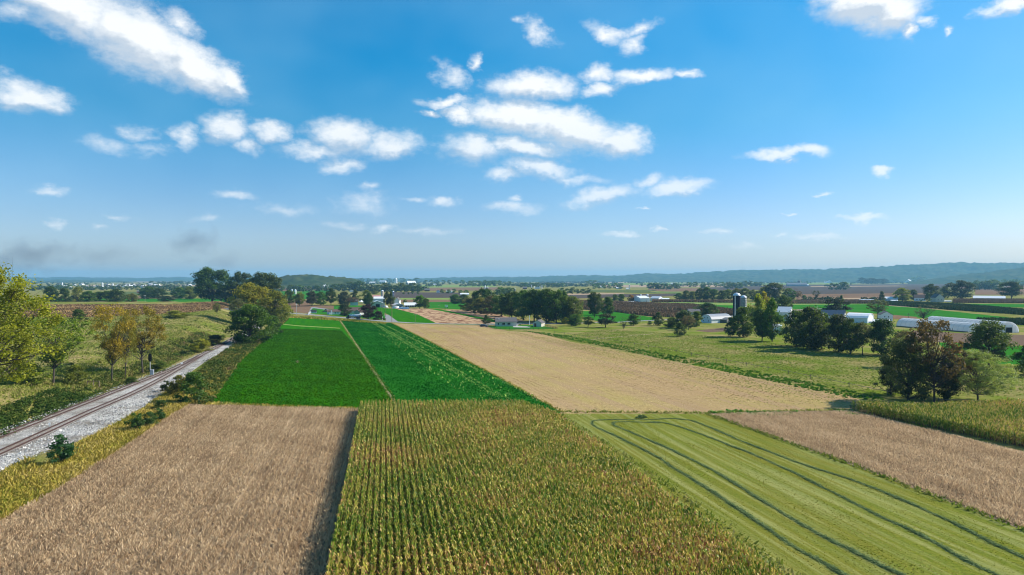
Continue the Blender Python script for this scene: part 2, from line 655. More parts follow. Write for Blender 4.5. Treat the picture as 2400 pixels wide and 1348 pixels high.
# ---------------------------------------------------------------- ground
GR = field_mat('meadow_ground', (0.10, 0.145, 0.016), (0.19, 0.19, 0.038), (0.30, 0.235, 0.10), fine=0.55, broad=0.045, bump=0.5)
xs = np.concatenate([[-16000, -9000, -5000, -2500, -1400, -900, -650, -520], np.arange(-450, -60, 3.0), [-60, -40, 0, 100, 300, 700, 1500, 3000, 6000, 16000]])
ys = np.concatenate([[-1500, -300, -60, 0, 30], np.arange(45, 820, 3.5), [900, 1200, 2000, 4000, 8000, 17000]])
gx, gy = np.meshgrid(xs, ys)
gz = H(gx, gy)
V = np.stack([gx, gy, gz], -1).reshape(-1, 3)
nx, ny = len(xs), len(ys)
i0 = (np.arange(ny - 1)[:, None] * nx + np.arange(nx - 1)[None, :]).ravel()
Fg = np.stack([i0, i0 + 1, i0 + nx + 1, i0 + nx], 1)
ground = link(bpy.data.objects.new('ground', np_mesh('ground', V, Fg, GR, smooth=True)))
tag(ground, kind='structure')


def sheet(name, pts, z, mat, px=True):
    """a field, road or path laid a little above the ground; pts are where its corners are seen"""
    P = [at(*p) for p in pts] if px else [Vector((p[0], p[1], 0)) for p in pts]
    me = bpy.data.meshes.new(name)
    me.from_pydata([(p.x, p.y, z) for p in P], [], [tuple(range(len(P)))])
    me.materials.append(mat)
    me.update()
    if me.polygons[0].normal.z < 0:
        me.flip_normals()
    o = link(bpy.data.objects.new(name, me))
    return tag(o, kind='structure')


def inside(P, poly):
    x, y = P[:, 0], P[:, 1]
    c = np.zeros(len(P), bool)
    n = len(poly)
    for i in range(n):
        x0, y0 = poly[i]
        x1, y1 = poly[(i + 1) % n]
        if y0 == y1:
            continue
        c ^= ((y0 > y) != (y1 > y)) & (x < (x1 - x0) * (y - y0) / (y1 - y0) + x0)
    return c


def sample(poly, n):
    P = np.array(poly)
    lo, hi = P.min(0), P.max(0)
    out = []
    got = 0
    while got < n:
        q = rng.uniform(lo, hi, (max(1000, n * 2), 2))
        q = q[inside(q, poly)]
        out.append(q)
        got += len(q)
    return np.concatenate(out)[:n]


def wpoly(pts):
    return [(at(*p).x, at(*p).y) for p in pts]


def area(poly):
    P = np.array(poly)
    x, y = P[:, 0], P[:, 1]
    return abs(np.dot(x, np.roll(y, 1)) - np.dot(y, np.roll(x, 1))) / 2


def quads(B, h, w, lean, yaw, curl=0.0):
    """upright blades: base points B(n,3), height, width, lean(n,2), facing"""
    n = len(B)
    s = np.stack([np.cos(yaw), np.sin(yaw), np.zeros(n)], 1) * (np.asarray(w) / 2)[:, None]
    up = np.concatenate([lean, np.asarray(h)[:, None]], 1)
    V = np.empty((n, 4, 3))
    V[:, 0] = B - s
    V[:, 1] = B + s
    V[:, 2] = B + up + s * 0.45
    V[:, 3] = B + up - s * 0.45
    return V.reshape(-1, 3), np.arange(4 * n).reshape(-1, 4)


def join(parts):
    Vs, Fs, As, k = [], [], [], 0
    for v, f, a in parts:
        Vs.append(v)
        Fs.append(f + k)
        As.append(a)
        k += len(v)
    return np.concatenate(Vs), np.concatenate(Fs), np.concatenate(As)


def tufts(name, poly, density, h, w, mat, tint=(0.0, 1.0), patch=12, lean=0.5, label=None, ground_h=False, per=1, wind=(0, 0), nmax=400000, kind='stuff', seed=3, rows=None, streaks=None, blotch=0.32):
    n = int(min(area(poly) * density, nmax))
    P = sample(poly, n)
    if rows:      # gather the plants into drill rows: (angle, spacing)
        a, sp = rows
        nv = np.array((math.cos(a), math.sin(a)))
        q = P @ nv
        q2 = np.round(q / sp) * sp + rng.normal(0, sp * 0.15, n)
        P = P + (q2 - q)[:, None] * nv
    z = H(P[:, 0], P[:, 1]) if ground_h else np.zeros(n)
    B = np.stack([P[:, 0], P[:, 1], z - 0.02], 1)
    hh = h * rng.uniform(0.55, 1.2, n) * (1 + 0.25 * snoise(P[:, 0], P[:, 1], patch * 0.7, seed + 9))
    ww = w * rng.uniform(0.6, 1.4, n)
    ln = rng.normal(0, lean, (n, 2)) * h + np.array(wind)
    V, Fq = quads(B, hh, ww, ln, rng.uniform(0, math.pi, n))
    t = 0.5 + blotch * snoise(P[:, 0], P[:, 1], patch, seed) + rng.normal(0, 0.2, n)
    if streaks:     # colour drifts along the drill rows: (angle, width, strength)
        a, sw, am = streaks
        q = P @ np.array((math.cos(a), math.sin(a)))
        l = P @ np.array((-math.sin(a), math.cos(a)))
        t = t + am * (snoise(q, l / 25, sw, seed + 40) + 0.6 * snoise(q, l / 40, sw * 3.3, seed + 41))
    t = tint[0] + (tint[1] - tint[0]) * np.clip(t, 0, 1)
    o = link(bpy.data.objects.new(name, np_mesh(name, V, Fq, mat, np.repeat(t, 4))))
    return tag(o, label, None, None, kind)


def leafball(C, R, n, size, flat=1.0, shell=0.55):
    """leaf quads spread through balls with centres C(m,3), radii R(m); n leaves each"""
    m = len(C)
    d = rng.normal(0, 1, (m, n, 3))
    d /= np.linalg.norm(d, axis=2, keepdims=True)
    r = (shell + (1 - shell) * rng.random((m, n, 1))) * R[:, None, None]
    P = (C[:, None, :] + d * r * np.array((1, 1, flat))).reshape(-1, 3)
    nn = (d.reshape(-1, 3) * 0.8 + rng.normal(0, 0.8, (m * n, 3)) + np.array((0, 0, 0.35)))
    nn /= np.linalg.norm(nn, axis=1, keepdims=True)
    a = np.cross(nn, rng.normal(0, 1, (m * n, 3)))
    a /= np.linalg.norm(a, axis=1, keepdims=True)
    b = np.cross(nn, a)
    s = size * rng.uniform(0.6, 1.4, m * n)[:, None]
    V = np.stack([P - a * s - b * s * 0.6, P + a * s * 0.3 - b * s * 0.8, P + a * s + b * s * 0.5, P - a * s * 0.2 + b * s * 0.8], 1).reshape(-1, 3)
    return V, np.arange(4 * m * n).reshape(-1, 4), P


def bushes(name, poly, n, r, mat, leaves=60, size=0.16, hmul=0.8, tint=(0, 1), patch=15, label=None, seed=5, kind='stuff'):
    P = sample(poly, n)
    R = r * rng.uniform(0.5, 1.35, n) * (1 + 0.3 * snoise(P[:, 0], P[:, 1], 18, seed))
    C = np.stack([P[:, 0], P[:, 1], H(P[:, 0], P[:, 1]) + R * hmul * 0.5], 1)
    V, Fq, _ = leafball(C, R, leaves, size, hmul, 0.4)
    t = np.clip(0.5 + 0.35 * snoise(P[:, 0], P[:, 1], patch, seed) + rng.normal(0, 0.15, n), 0, 1)
    t = np.repeat(tint[0] + (tint[1] - tint[0]) * t, leaves) + rng.normal(0, 0.08, n * leaves)
    o = link(bpy.data.objects.new(name, np_mesh(name, V, Fq, mat, np.repeat(np.clip(t, 0, 1), 4))))
    return tag(o, label, None, None, kind)

# ---------------------------------------------------------------- fields
def bearing(p, q, z=0.0):
    a, b = at(*p, z), at(*q, z)
    return math.pi / 2 - math.atan2(b.y - a.y, b.x - a.x)


A_CORN = bearing((758, 1348), (843, 940), 2.5)
A_GREEN = bearing((480, 945), (668, 745))
A_TAN = bearing((1310, 962), (917, 757))
A_HAY = bearing((1970, 1348), (1385, 990))

SOY = field_mat('dry_soybean_ground', (0.24, 0.165, 0.10), (0.42, 0.30, 0.185), (0.34, 0.25, 0.165), fine=2.5, broad=0.07, ang=A_CORN, row=0.76, row_amt=0.35, bump=0.6)
ALF = field_mat('alfalfa_green', (0.022, 0.13, 0.001), (0.038, 0.19, 0.002), (0.030, 0.155, 0.002), fine=3.0, broad=0.03, ang=A_GREEN, streak=(0.5, 0.02, (0.02, 0.13, 0.005)), bump=0.5)
ALF2 = field_mat('clover_green', (0.012, 0.12, 0.006), (0.024, 0.18, 0.009), (0.016, 0.14, 0.011), fine=2.5, broad=0.04, ang=A_TAN, streak=(0.25, 0.01, (0.02, 0.14, 0.012)), bump=0.5)
LIME = field_mat('yellow_green_regrowth', (0.09, 0.30, 0.012), (0.03, 0.17, 0.01), None, fine=0.9, bump=0.2)
TAN = field_mat('tan_stubble', (0.31, 0.195, 0.085), (0.48, 0.34, 0.165), (0.39, 0.30, 0.105), fine=1.3, broad=0.035, ang=A_TAN, row=3.1, row_amt=0.16, row_col=(0.36, 0.25, 0.13), streak=(0.30, 0.012, (0.36, 0.24, 0.13)), bump=0.4)
HAY = field_mat('mown_hay_stubble', (0.125, 0.150, 0.016), (0.21, 0.21, 0.032), (0.20, 0.185, 0.030), fine=2.2, broad=0.05, ang=A_HAY, row=2.9, row_amt=0.30, row_col=(0.10, 0.15, 0.022), streak=(0.9, 0.03, (0.27, 0.27, 0.085)), bump=0.4)
PLOW = field_mat('brown_tilled_soil', (0.15, 0.09, 0.055), (0.23, 0.145, 0.09), (0.19, 0.12, 0.07), fine=0.35, broad=0.02, bump=0.2)
DPLOW = field_mat('dark_tilled_soil', (0.060, 0.048, 0.040), (0.11, 0.085, 0.07), (0.085, 0.07, 0.06), fine=0.25, broad=0.01, bump=0.2)
PINK = field_mat('ridged_pale_stubble', (0.33, 0.20, 0.11), (0.56, 0.39, 0.23), None, fine=0.9, ang=bearing((1110, 757), (960, 724)), streak=(0.35, 0.05, (0.17, 0.075, 0.045)), bump=0.5)
GRN = field_mat('grass_strip_green', (0.02, 0.13, 0.010), (0.045, 0.19, 0.018), (0.03, 0.15, 0.012), fine=0.5, broad=0.03, bump=0.2)
PGRN = field_mat('pale_green_strip', (0.14, 0.22, 0.045), (0.22, 0.27, 0.08), None, fine=0.4, bump=0.1)
TANF = field_mat('far_tan_field', (0.30, 0.21, 0.13), (0.40, 0.29, 0.19), None, fine=0.2, bump=0.1)
OLIVE = field_mat('far_olive_field', (0.07, 0.10, 0.03), (0.12, 0.14, 0.045), None, fine=0.2, bump=0.1)
ASPH = field_mat('grey_asphalt', (0.20, 0.20, 0.20), (0.28, 0.28, 0.275), None, fine=0.8, bump=0.05)
GRAV = field_mat('pale_gravel', (0.42, 0.40, 0.38), (0.58, 0.56, 0.53), (0.36, 0.33, 0.30), fine=1.6, broad=0.15, bump=0.8)
PATHM = field_mat('worn_track', (0.30, 0.24, 0.12), (0.40, 0.33, 0.2), None, fine=0.8, bump=0.2)
PASTURE = field_mat('rough_pasture', (0.10, 0.155, 0.014), (0.165, 0.205, 0.026), (0.29, 0.24, 0.09), fine=0.6, broad=0.055, bump=0.6)
MUD = field_mat('bare_brown_soil', (0.12, 0.08, 0.055), (0.19, 0.13, 0.09), None, fine=0.8, bump=0.4)

S = sheet
S('pasture', [(1340, 760), (1560, 749), (1990, 741), (2420, 760), (3200, 790), (3600, 1000), (2420, 960), (2000, 960), (1600, 850), (1250, 778)], 0.02, PASTURE)
# fields of the near plain
CE = [at(843, 938, 2.5), at(758, 1348, 2.5)]       # the tall corn's left edge on the ground
CE.append(CE[1] + (CE[1] - CE[0]).normalized() * 30)
SOYP = [(at(*p).x, at(*p).y) for p in [(-900, 1900), (-620, 1640), (0, 1222), (120, 1156), (300, 1044), (400, 974), (442, 950), (838, 960)]] + [(CE[0].x - .1, CE[0].y), (CE[2].x - .1, CE[2].y)]
S('soybean_field', SOYP, 0.02, SOY, px=False)
S('alfalfa_field', [(478, 947), (560, 845), (640, 757), (670, 742), (740, 746), (796, 752), (868, 850), (960, 985), (842, 985), (842, 962)], 0.03, ALF)
S('bare_patch', [(693, 848), (696, 845.5), (700, 846), (702, 848.5), (699, 851), (695, 850.5)], 0.06, PATHM)
S('grass_lane', [(640, 757.0), (700, 763), (797, 768.6), (797, 770.4), (700, 765), (640, 759.0)], 0.05, PGRN)
S('clover_field', [(799, 752), (850, 757), (917, 757), (1010, 802), (1160, 880), (1316, 966), (1240, 1010), (960, 985), (905, 910)], 0.045, ALF2)
S('field_edge_strip', [(796, 752), (799, 752), (818, 780), (865, 850), (926, 940), (956, 985), (951, 985), (920, 940), (861, 850), (816, 780)], 0.06, PATHM)
for a, b, w in (((867, 752), (1300, 945), 3.5), ((878, 752), (1316, 940), 2.5), ((905, 775), (1330, 968), 2.0)):
    pass
TANP = [(917, 757), (1128, 763), (1190, 776), (1262, 780), (1330, 800), (1500, 833), (1650, 862), (1840, 900), (1992, 928), (2050, 950), (2020, 975), (1660, 975), (1310, 975), (1160, 880), (1010, 802)]
S('stubble_field', TANP, 0.035, TAN)
S('hay_field', [(1280, 970), (1655, 970), (1790, 1018), (2010, 1096), (2200, 1168), (2420, 1252), (3100, 1500), (3300, 2300), (1200, 2300), (1500, 1348)], 0.05, HAY)
S('soybean_field', [(1655, 970), (1740, 966), (1996, 962), (2150, 1000), (2420, 1064), (3300, 1260), (3300, 1560), (3100, 1500), (2420, 1252), (2200, 1168), (2010, 1096), (1790, 1018)], 0.06, SOY)

# road, drives, verges
ROADL = [(560, 727), (640, 731), (720, 737), (790, 743.5), (850, 749), (905, 753.5), (960, 757), (1040, 759.5), (1130, 760.5), (1260, 759), (1340, 758), (1440, 756), (1500, 752.5), (1570, 749.5), (1660, 747), (1720, 741), (1800, 733), (1860, 727.5), (1935, 723.5)]


def ribbon(name, pts, w, z, mat, px=True, kind='structure', zf=None):
    P = [at(*p) for p in pts] if px else [Vector((p[0], p[1], 0)) for p in pts]
    v, f = [], []
    for i, p in enumerate(P):
        d = (P[min(i + 1, len(P) - 1)] - P[max(i - 1, 0)]).normalized()
        n = Vector((-d.y, d.x, 0)) * (w[i] if isinstance(w, (list, tuple)) else w) / 2
        for q in (p + n, p - n):
            v.append((q.x, q.y, z))
        if i:
            k = 2 * i
            f.append((k - 2, k - 1, k + 1, k))
    me = bpy.data.meshes.new(name)
    me.from_pydata(v, [], f)
    me.materials.append(mat)
    me.update()
    if me.polygons[0].normal.z < 0:
        me.flip_normals()
    return tag(link(bpy.data.objects.new(name, me)), kind=kind)


ribbon('road_verge', ROADL[:9], 17, 0.055, PASTURE)
ribbon('road', ROADL, 6.2, 0.10, ASPH)
ribbon('road_edge_line', [(x, y + 0.55) for x, y in ROADL[:9]], 0.25, 0.11, WPAINT)
S('driveway', [(901, 738), (911, 738.5), (935, 756), (905, 753)], 0.12, ASPH)
S('farm_lawn', [(722, 738), (728, 727), (735, 720.5), (782, 725), (783, 716), (870, 716), (900, 722), (903, 752), (860, 748), (790, 741)], 0.05, GRN)
S('driveway', [(729, 720.5), (735, 719.8), (770, 724.6), (769, 727), (735, 722.6), (731, 724), (727, 732), (723, 738), (728, 739), (721, 738)], 0.09, ASPH)
S('grass_field', [(880, 722), (935, 724), (978, 737), (1023, 758), (935, 756), (911, 738)], 0.06, ALF)
S('ridged_field', [(920, 722), (1000, 723.5), (1060, 733), (1140, 749), (1185, 760), (1023, 758), (978, 737)], 0.07, PINK)
S('grass_field', [(1000, 723), (1030, 725), (1070, 733), (1122, 743), (1200, 757), (1180, 761), (1135, 750), (1060, 734)], 0.08, ALF)
S('ridged_field', [(1030, 726), (1100, 727), (1160, 735), (1220, 750), (1240, 757), (1200, 757), (1122, 743), (1070, 733)], 0.07, PINK)
S('meadow', [(985, 708), (1100, 706), (1200, 716), (1180, 735), (1100, 726), (1000, 722)], 0.04, GRN)
S('ploughed_field', [(640, 704), (700, 703), (730, 705), (727, 716), (783, 716), (783, 726), (735, 720), (722, 738), (650, 733), (600, 720)], 0.04, PLOW)
S('house_garden', [(1136, 764), (1262, 762), (1304, 771), (1200, 772.5), (1160, 771)], 0.05, GRN)
S('driveway', [(1204, 763.5), (1246, 766.3), (1240, 768), (1203, 767.5)], 0.09, GRAV)
S('driveway', [(1206, 759.8), (1216, 760), (1210, 767), (1202, 767)], 0.13, GRAV)
S('footpath', [(1375, 796), (1450, 789), (1530, 782), (1531, 783), (1450, 790.3), (1376, 798)], 0.05, PATHM)
S('dirt_yard', [(1630, 775), (1700, 768), (1740, 769), (1735, 775), (1660, 779)], 0.05, MUD)
S('garden_plot', [(2140, 775), (2290, 783), (2700, 792), (2700, 822), (2300, 806), (2150, 800)], 0.05, MUD)
S('grass_field', [(2200, 803), (2700, 826), (2700, 868), (2280, 850), (2220, 830)], 0.045, GRN)

# strips of the middle and far plain: (pts, z, material)
far_strips = [
    ('grass_field', [(1350, 729), (1440, 731), (1530, 744), (1540, 752), (1430, 757), (1355, 745)], 0.05, GRN),
    ('grass_field', [(1515, 724), (1590, 727), (1600, 733), (1575, 733)], 0.05, GRN),
    ('pale_grass_field', [(1520, 707), (1717, 710), (1850, 712), (2060, 709), (2060, 713), (1720, 716), (1610, 714)], 0.06, PGRN),
    ('grass_field', [(1600, 714), (1720, 716), (1720, 726), (1680, 722)], 0.065, GRN),
    ('grass_field', [(1850, 712), (2070, 713), (2400, 748), (2400, 757), (2200, 750), (2090, 738), (1940, 727), (1850, 724)], 0.05, GRN),
    ('grass_field', [(2190, 711), (2760, 717), (2760, 728), (2250, 718)], 0.05, GRN),
    ('dirt_lane', [(2080, 715), (2200, 722), (2760, 741), (2760, 744), (2200, 725), (2080, 717)], 0.07, TANF),
    ('tilled_field', [(2090, 738), (2150, 743), (2145, 750), (2095, 748)], 0.06, PLOW),
    ('tilled_field', [(923, 685), (1075, 686), (1090, 692), (923, 692.5)], 0.12, DPLOW),
    ('tilled_field', [(923, 692.5), (1090, 692), (1085, 698), (925, 698.5)], 0.14, DPLOW),
    ('pale_grass_field', [(925, 698.5), (1060, 698.5), (1060, 702.5), (930, 702.5)], 0.12, PGRN),
    ('tilled_field', [(930, 702.5), (1060, 702.5), (1060, 708), (940, 709)], 0.12, PLOW),
    ('pale_grass_field', [(988, 668.5), (1150, 668.2), (1170, 673.5), (990, 674.5)], 0.3, PGRN),
    ('tilled_field', [(990, 674.5), (1170, 673.5), (1180, 681), (990, 682)], 0.25, PLOW),
    ('tilled_field', [(640, 676), (780, 673.5), (782, 680), (640, 683.5)], 0.25, PLOW),
    ('grass_field', [(640, 683.5), (782, 680), (760, 700), (640, 703)], 0.15, GRN),
    ('pale_grass_field', [(690, 683), (725, 681), (700, 685.5), (690, 686)], 0.35, PGRN),
    ('stubble_strip', [(1330, 688.5), (1465, 686.5), (1460, 689.5), (1330, 692)], 0.2, TANF),
    ('tilled_field', [(1330, 692), (1460, 689.5), (1590, 689), (1600, 694), (1340, 700)], 0.15, DPLOW),
    ('grass_field', [(1380, 679.5), (1540, 680.5), (1520, 684), (1380, 685)], 0.25, OLIVE),
    ('tilled_field', [(1380, 685), (1520, 684), (1595, 684), (1590, 689), (1465, 686)], 0.2, OLIVE),
    ('tilled_field', [(1520, 676), (1640, 675.5), (1640, 683), (1560, 684), (1520, 680)], 0.25, PLOW),
    ('pale_grass_field', [(1530, 684), (1600, 684), (1595, 686), (1540, 686)], 0.3, PGRN),
    ('tilled_field', [(1640, 675), (1850, 668), (2030, 667), (2230, 664), (2230, 671), (1840, 678), (1640, 683)], 0.2, DPLOW),
    ('stubble_strip', [(1900, 671.2), (2100, 669.8), (2130, 671), (1900, 673)], 0.3, TANF),
    ('tilled_field', [(1840, 678), (2230, 671), (2170, 687), (1850, 690)], 0.15, DPLOW),
    ('tilled_field', [(1850, 690), (2170, 687), (2170, 691), (1860, 694)], 0.12, PLOW),
    ('tilled_field', [(1860, 694), (2100, 691), (2100, 702), (1870, 704)], 0.12, PLOW),
    ('stubble_strip', [(1880, 700), (2060, 698), (2060, 702), (1890, 704)], 0.15, TANF),
    ('tilled_field', [(2230, 664), (2860, 662), (2860, 678), (2230, 680)], 0.2, PLOW),
    ('tilled_field', [(2285, 680), (2860, 678), (2860, 691), (2285, 691)], 0.15, PLOW),
    ('grass_field', [(1400, 663), (1600, 663), (1600, 668), (1400, 668)], 0.5, PGRN),
    ('tilled_field', [(1380, 668), (1700, 668), (1720, 673), (1400, 674)], 0.4, TANF),
    ('tilled_field', [(1300, 661.5), (1500, 661.2), (1500, 663), (1300, 663)], 0.8, TANF),
    ('grass_field', [(1750, 664), (2000, 662.5), (2010, 666), (1760, 668)], 0.6, PGRN),
    ('tilled_field', [(1480, 659.5), (1900, 659.5), (1900, 661), (1480, 661)], 1.0, TANF),
    ('grass_field', [(60, 700), (640, 700), (640, 711), (60, 712)], 0.1, GRN),
    ('tilled_field', [(310, 694), (450, 696), (450, 700), (310, 700)], 0.15, PLOW),
    ('tilled_field', [(200, 668), (560, 668), (560, 671), (200, 671)], 0.4, TANF),
    ('grass_field', [(280, 684), (480, 684), (480, 692), (280, 693)], 0.2, OLIVE),
    ('tilled_field', [(100, 660), (500, 660), (520, 662), (100, 662)], 0.8, TANF),
]
for nm, pts, z, m in far_strips:
    S(nm, pts, z, m)

# the stubble field on the plateau beyond the railway
STUB = tint_mat('corn_stubble_blade', [(0.0, (0.10, 0.05, 0.028)), (0.45, (0.22, 0.13, 0.06)), (1.0, (0.50, 0.34, 0.13))], 0.1)


def plateau_poly(pts):
    return [(ath(*p).x, ath(*p).y) for p in pts]


pl = plateau_poly([(-150, 750), (100, 745), (200, 744), (300, 741), (420, 735), (500, 726), (560, 717.5), (560, 714.5), (400, 714.5), (200, 714.5), (-150, 714.5)])
def drape(name, poly, mat, dz, step=6.0):
    P = np.array(poly)
    lo, hi = P.min(0), P.max(0)
    X = np.arange(lo[0], hi[0] + step, step)
    Y = np.arange(lo[1], hi[1] + step, step)
    a, b = np.meshgrid(X, Y)
    cen = np.stack([a[:-1, :-1] + step / 2, b[:-1, :-1] + step / 2], -1).reshape(-1, 2)
    ok = inside(cen, poly)
    n = len(X)
    i = (np.arange(len(Y) - 1)[:, None] * n + np.arange(n - 1)[None]).ravel()
    Fq = np.stack([i, i + 1, i + n + 1, i + n], 1)[ok]
    V = np.stack([a, b, H(a, b) + dz], -1).reshape(-1, 3)
    return tag(link(bpy.data.objects.new(name, np_mesh(name, V, Fq, mat, smooth=True))), kind='structure')


drape('stubble_field', pl, PLOW, 0.25, 5.0)
tufts('corn_stubble', pl, 0.9, 0.75, 0.9, STUB, (0, 1), 25, 0.4, 'brown and yellow corn stubble on the plateau beyond the railway', ground_h=True, nmax=90000)

# ---------------------------------------------------------------- crops as masses
SOYB = tint_mat('dry_soybean_stem', [(0.0, (0.29, 0.19, 0.11)), (0.5, (0.58, 0.41, 0.235)), (1.0, (0.82, 0.64, 0.41))], 0.42)
CORN = tint_mat('corn_leaf', [(0.0, (0.085, 0.170, 0.010)), (0.34, (0.215, 0.280, 0.017)), (0.58, (0.56, 0.48, 0.07)), (0.76, (0.66, 0.44, 0.14)), (1.0, (0.26, 0.09, 0.04))], 0.35, 0.5, 0.25)
HAYB = tint_mat('cut_grass', [(0.0, (0.07, 0.12, 0.045)), (0.6, (0.15, 0.21, 0.08)), (1.0, (0.30, 0.36, 0.15))], 0.3)
WEED = tint_mat('yellow_weed', [(0.0, (0.055, 0.12, 0.015)), (0.35, (0.20, 0.22, 0.025)), (0.7, (0.42, 0.32, 0.055)), (1.0, (0.58, 0.44, 0.16))], 0.25)
BRUSH = tint_mat('brush_leaf', [(0.0, (0.028, 0.065, 0.012)), (0.4, (0.07, 0.11, 0.02)), (0.75, (0.17, 0.17, 0.04)), (1.0, (0.24, 0.15, 0.075))], 0.25)
GBLADE = tint_mat('grass_blade', [(0.0, (0.10, 0.18, 0.014)), (0.5, (0.21, 0.25, 0.034)), (1.0, (0.46, 0.37, 0.15))], 0.4)
ALFB = tint_mat('alfalfa_leaf', [(0.0, (0.026, 0.095, 0.001)), (1.0, (0.062, 0.185, 0.002))], 0.2)
ALFB2 = tint_mat('clover_leaf', [(0.0, (0.010, 0.10, 0.006)), (0.85, (0.028, 0.20, 0.012)), (1.0, (0.38, 0.55, 0.12))], 0.2)

SOYP = SOYP[1:]
SOYR = wpoly([(1670, 974), (1740, 970), (1996, 966), (2150, 1003), (2420, 1068), (3000, 1200), (2980, 1460), (2420, 1248), (2200, 1164), (2010, 1092), (1790, 1016)])
ra = -A_CORN
for i, (P_, lb) in enumerate(((SOYP, 'dry brown soybean crop between the yellow weeds and the corn'), (SOYR, 'dry brown soybean crop between the mown hay and the small corn field'))):
    tufts('soybean_crop', P_, 44, 0.46, 0.125, SOYB, (0.0, 1.0), 5 if i == 0 else 6, 0.5, lb, nmax=430000, seed=11 + i, rows=(ra, 0.76), streaks=(ra, 0.9, .17), blotch=.13)


def corn_crop(name, poly, row, step, label, seed, brown=0.0, ang=None, h=2.5, z0=0.0):
    r = np.random.default_rng(seed)
    P = np.array(poly)
    a = ang if ang is not None else math.pi / 2 - A_CORN          # bearing of the rows
    d = np.array((math.cos(a), math.sin(a)))
    n = np.array((-d[1], d[0]))
    u, v = P @ d, P @ n
    U, W = np.meshgrid(np.arange(u.min(), u.max(), step), np.arange(v.min(), v.max(), row))
    U = U + r.uniform(-.4, .4, U.shape) * step
    W = W + r.normal(0, 0.05, W.shape)
    Q = (U[..., None] * d + W[..., None] * n).reshape(-1, 2)
    Q = Q[inside(Q, poly)]
    Q = Q[r.random(len(Q)) > 0.06]
    m = len(Q)
    hh = h * (1 + 0.06 * snoise(Q[:, 0], Q[:, 1], 9, seed) + r.normal(0, 0.06, m))
    dry = np.clip(0.31 + brown + 0.10 * sstep(-12, 14, Q[:, 0] + 0.18 * (Q[:, 1] - 60)) + 0.32 * snoise(Q[:, 0], Q[:, 1], 18, seed + 1) + 0.22 * snoise(Q[:, 0], Q[:, 1], 5, seed + 2), 0, 1)
    parts = []
    base = np.stack([Q[:, 0], Q[:, 1], np.full(m, z0)], 1)
    # stalk
    V, Fq = quads(base, hh * 0.92, np.full(m, 0.07), r.normal(0, 0.06, (m, 2)), r.uniform(0, 3.14, m))
    parts.append((V, Fq, np.repeat(np.clip(dry * 0.8 + 0.25, 0, 1), 4)))
    # tassel
    tb = base + np.stack([r.normal(0, .04, m), r.normal(0, .04, m), hh * 0.86], 1)
    V, Fq = quads(tb, np.full(m, 0.42), np.full(m, 0.13), r.normal(0, 0.16, (m, 2)), r.uniform(0, 3.14, m))
    parts.append((V, Fq, np.repeat(np.clip(0.66 + 0.12 * r.normal(size=m) + 0.2 * dry, 0, 1), 4)))
    K, az = 8, np.zeros(m)
    for k in range(K):
        t = k / (K - 1)
        az = r.uniform(0, 2 * math.pi, m) if k % 2 == 0 else az + math.pi + r.normal(0, .3, m)
        o = np.stack([np.cos(az), np.sin(az)], 1)
        zb = hh * (0.25 + 0.62 * t)
        ln = (0.54 - 0.20 * t) * r.uniform(.7, 1.25, m)
        rise = (0.32 + 0.15 * t) * r.uniform(.3, 1.3, m)
        drop = rise - r.uniform(0.05, 0.75, m) * (1.15 - 0.6 * t)
        w = 0.075 * r.uniform(.7, 1.3, m)
        p0 = base + np.stack([np.zeros(m), np.zeros(m), zb], 1)
        p1 = p0 + np.concatenate([o * (ln * 0.5)[:, None], rise[:, None]], 1)
        p2 = p0 + np.concatenate([o * ln[:, None], drop[:, None]], 1)
        s = np.stack([-o[:, 1], o[:, 0], r.normal(0, .35, m)], 1) * w[:, None]
        V = np.stack([p0 - s * .6, p0 + s * .6, p1 + s, p1 - s, p2 + s * .25, p2 - s * .25], 1).reshape(-1, 3)
        b = np.arange(m)[:, None] * 6
        Fq = np.concatenate([b + np.array([[0, 1, 2, 3]]), b + np.array([[3, 2, 4, 5]])])
        lf = np.clip(dry * 0.85 - .04 + r.normal(0, 0.26, m) + 0.30 * (1 - t) ** 2, 0, 1)
        A = np.repeat(lf, 6)
        A.reshape(-1, 6)[:, 4:] = np.clip(A.reshape(-1, 6)[:, 4:] + r.uniform(0, .5, (m, 1)), 0, 1)
        A.reshape(-1, 6)[:, 2:4] = np.clip(A.reshape(-1, 6)[:, 2:4] + 0.08, 0, 1)
        parts.append((V, Fq, A))
    V, Fq, A = join(parts)
    o = link(bpy.data.objects.new(name, np_mesh(name, V, Fq, CORN, A)))
    return tag(o, label, None, None, 'stuff')


def wp(pts, z=0.0):
    return [(at(*p, z).x, at(*p, z).y) for p in pts]


c0, c1, c2, c3 = at(843, 938, 2.5), at(758, 1348, 2.5), at(1225, 936, 2.5), at(1302, 962, 2.5)
c4_, ext = at(1852, 1348, 2.5), 14
dl, dr = (c1 - c0).normalized(), (c4_ - c3).normalized()
CORNP = [(c0.x, c0.y), (c2.x, c2.y), (c3.x, c3.y), (c4_.x + dr.x * ext, c4_.y + dr.y * ext), (c1.x + dl.x * ext, c1.y + dl.y * ext)]
_n = Vector((-dl.y, dl.x, 0))
_l = [c0 + _n * .1 * (1 if _n.x < 0 else -1), c1 + dl * 30 + _n * .1 * (1 if _n.x < 0 else -1)]
S('corn_ground', [(_l[0].x, _l[0].y), (c2.x, c2.y), (c3.x, c3.y), ((c4_ + dr * 30).x, (c4_ + dr * 30).y), (_l[1].x, _l[1].y)], 0.055, MUD, px=False)
corn_crop('corn_crop', CORNP, 0.76, 0.21, 'tall half-dry corn crop filling the nearest field between soybeans and hay', 21)
CR = [at(1995, 938, 2.3), at(1996, 964), at(2400, 1050), at(2400, 936, 2.3)]
rr0, rr1 = Vector((CR[1].x, CR[1].y, 0)), Vector((CR[2].x, CR[2].y, 0))
dd = (rr1 - rr0)
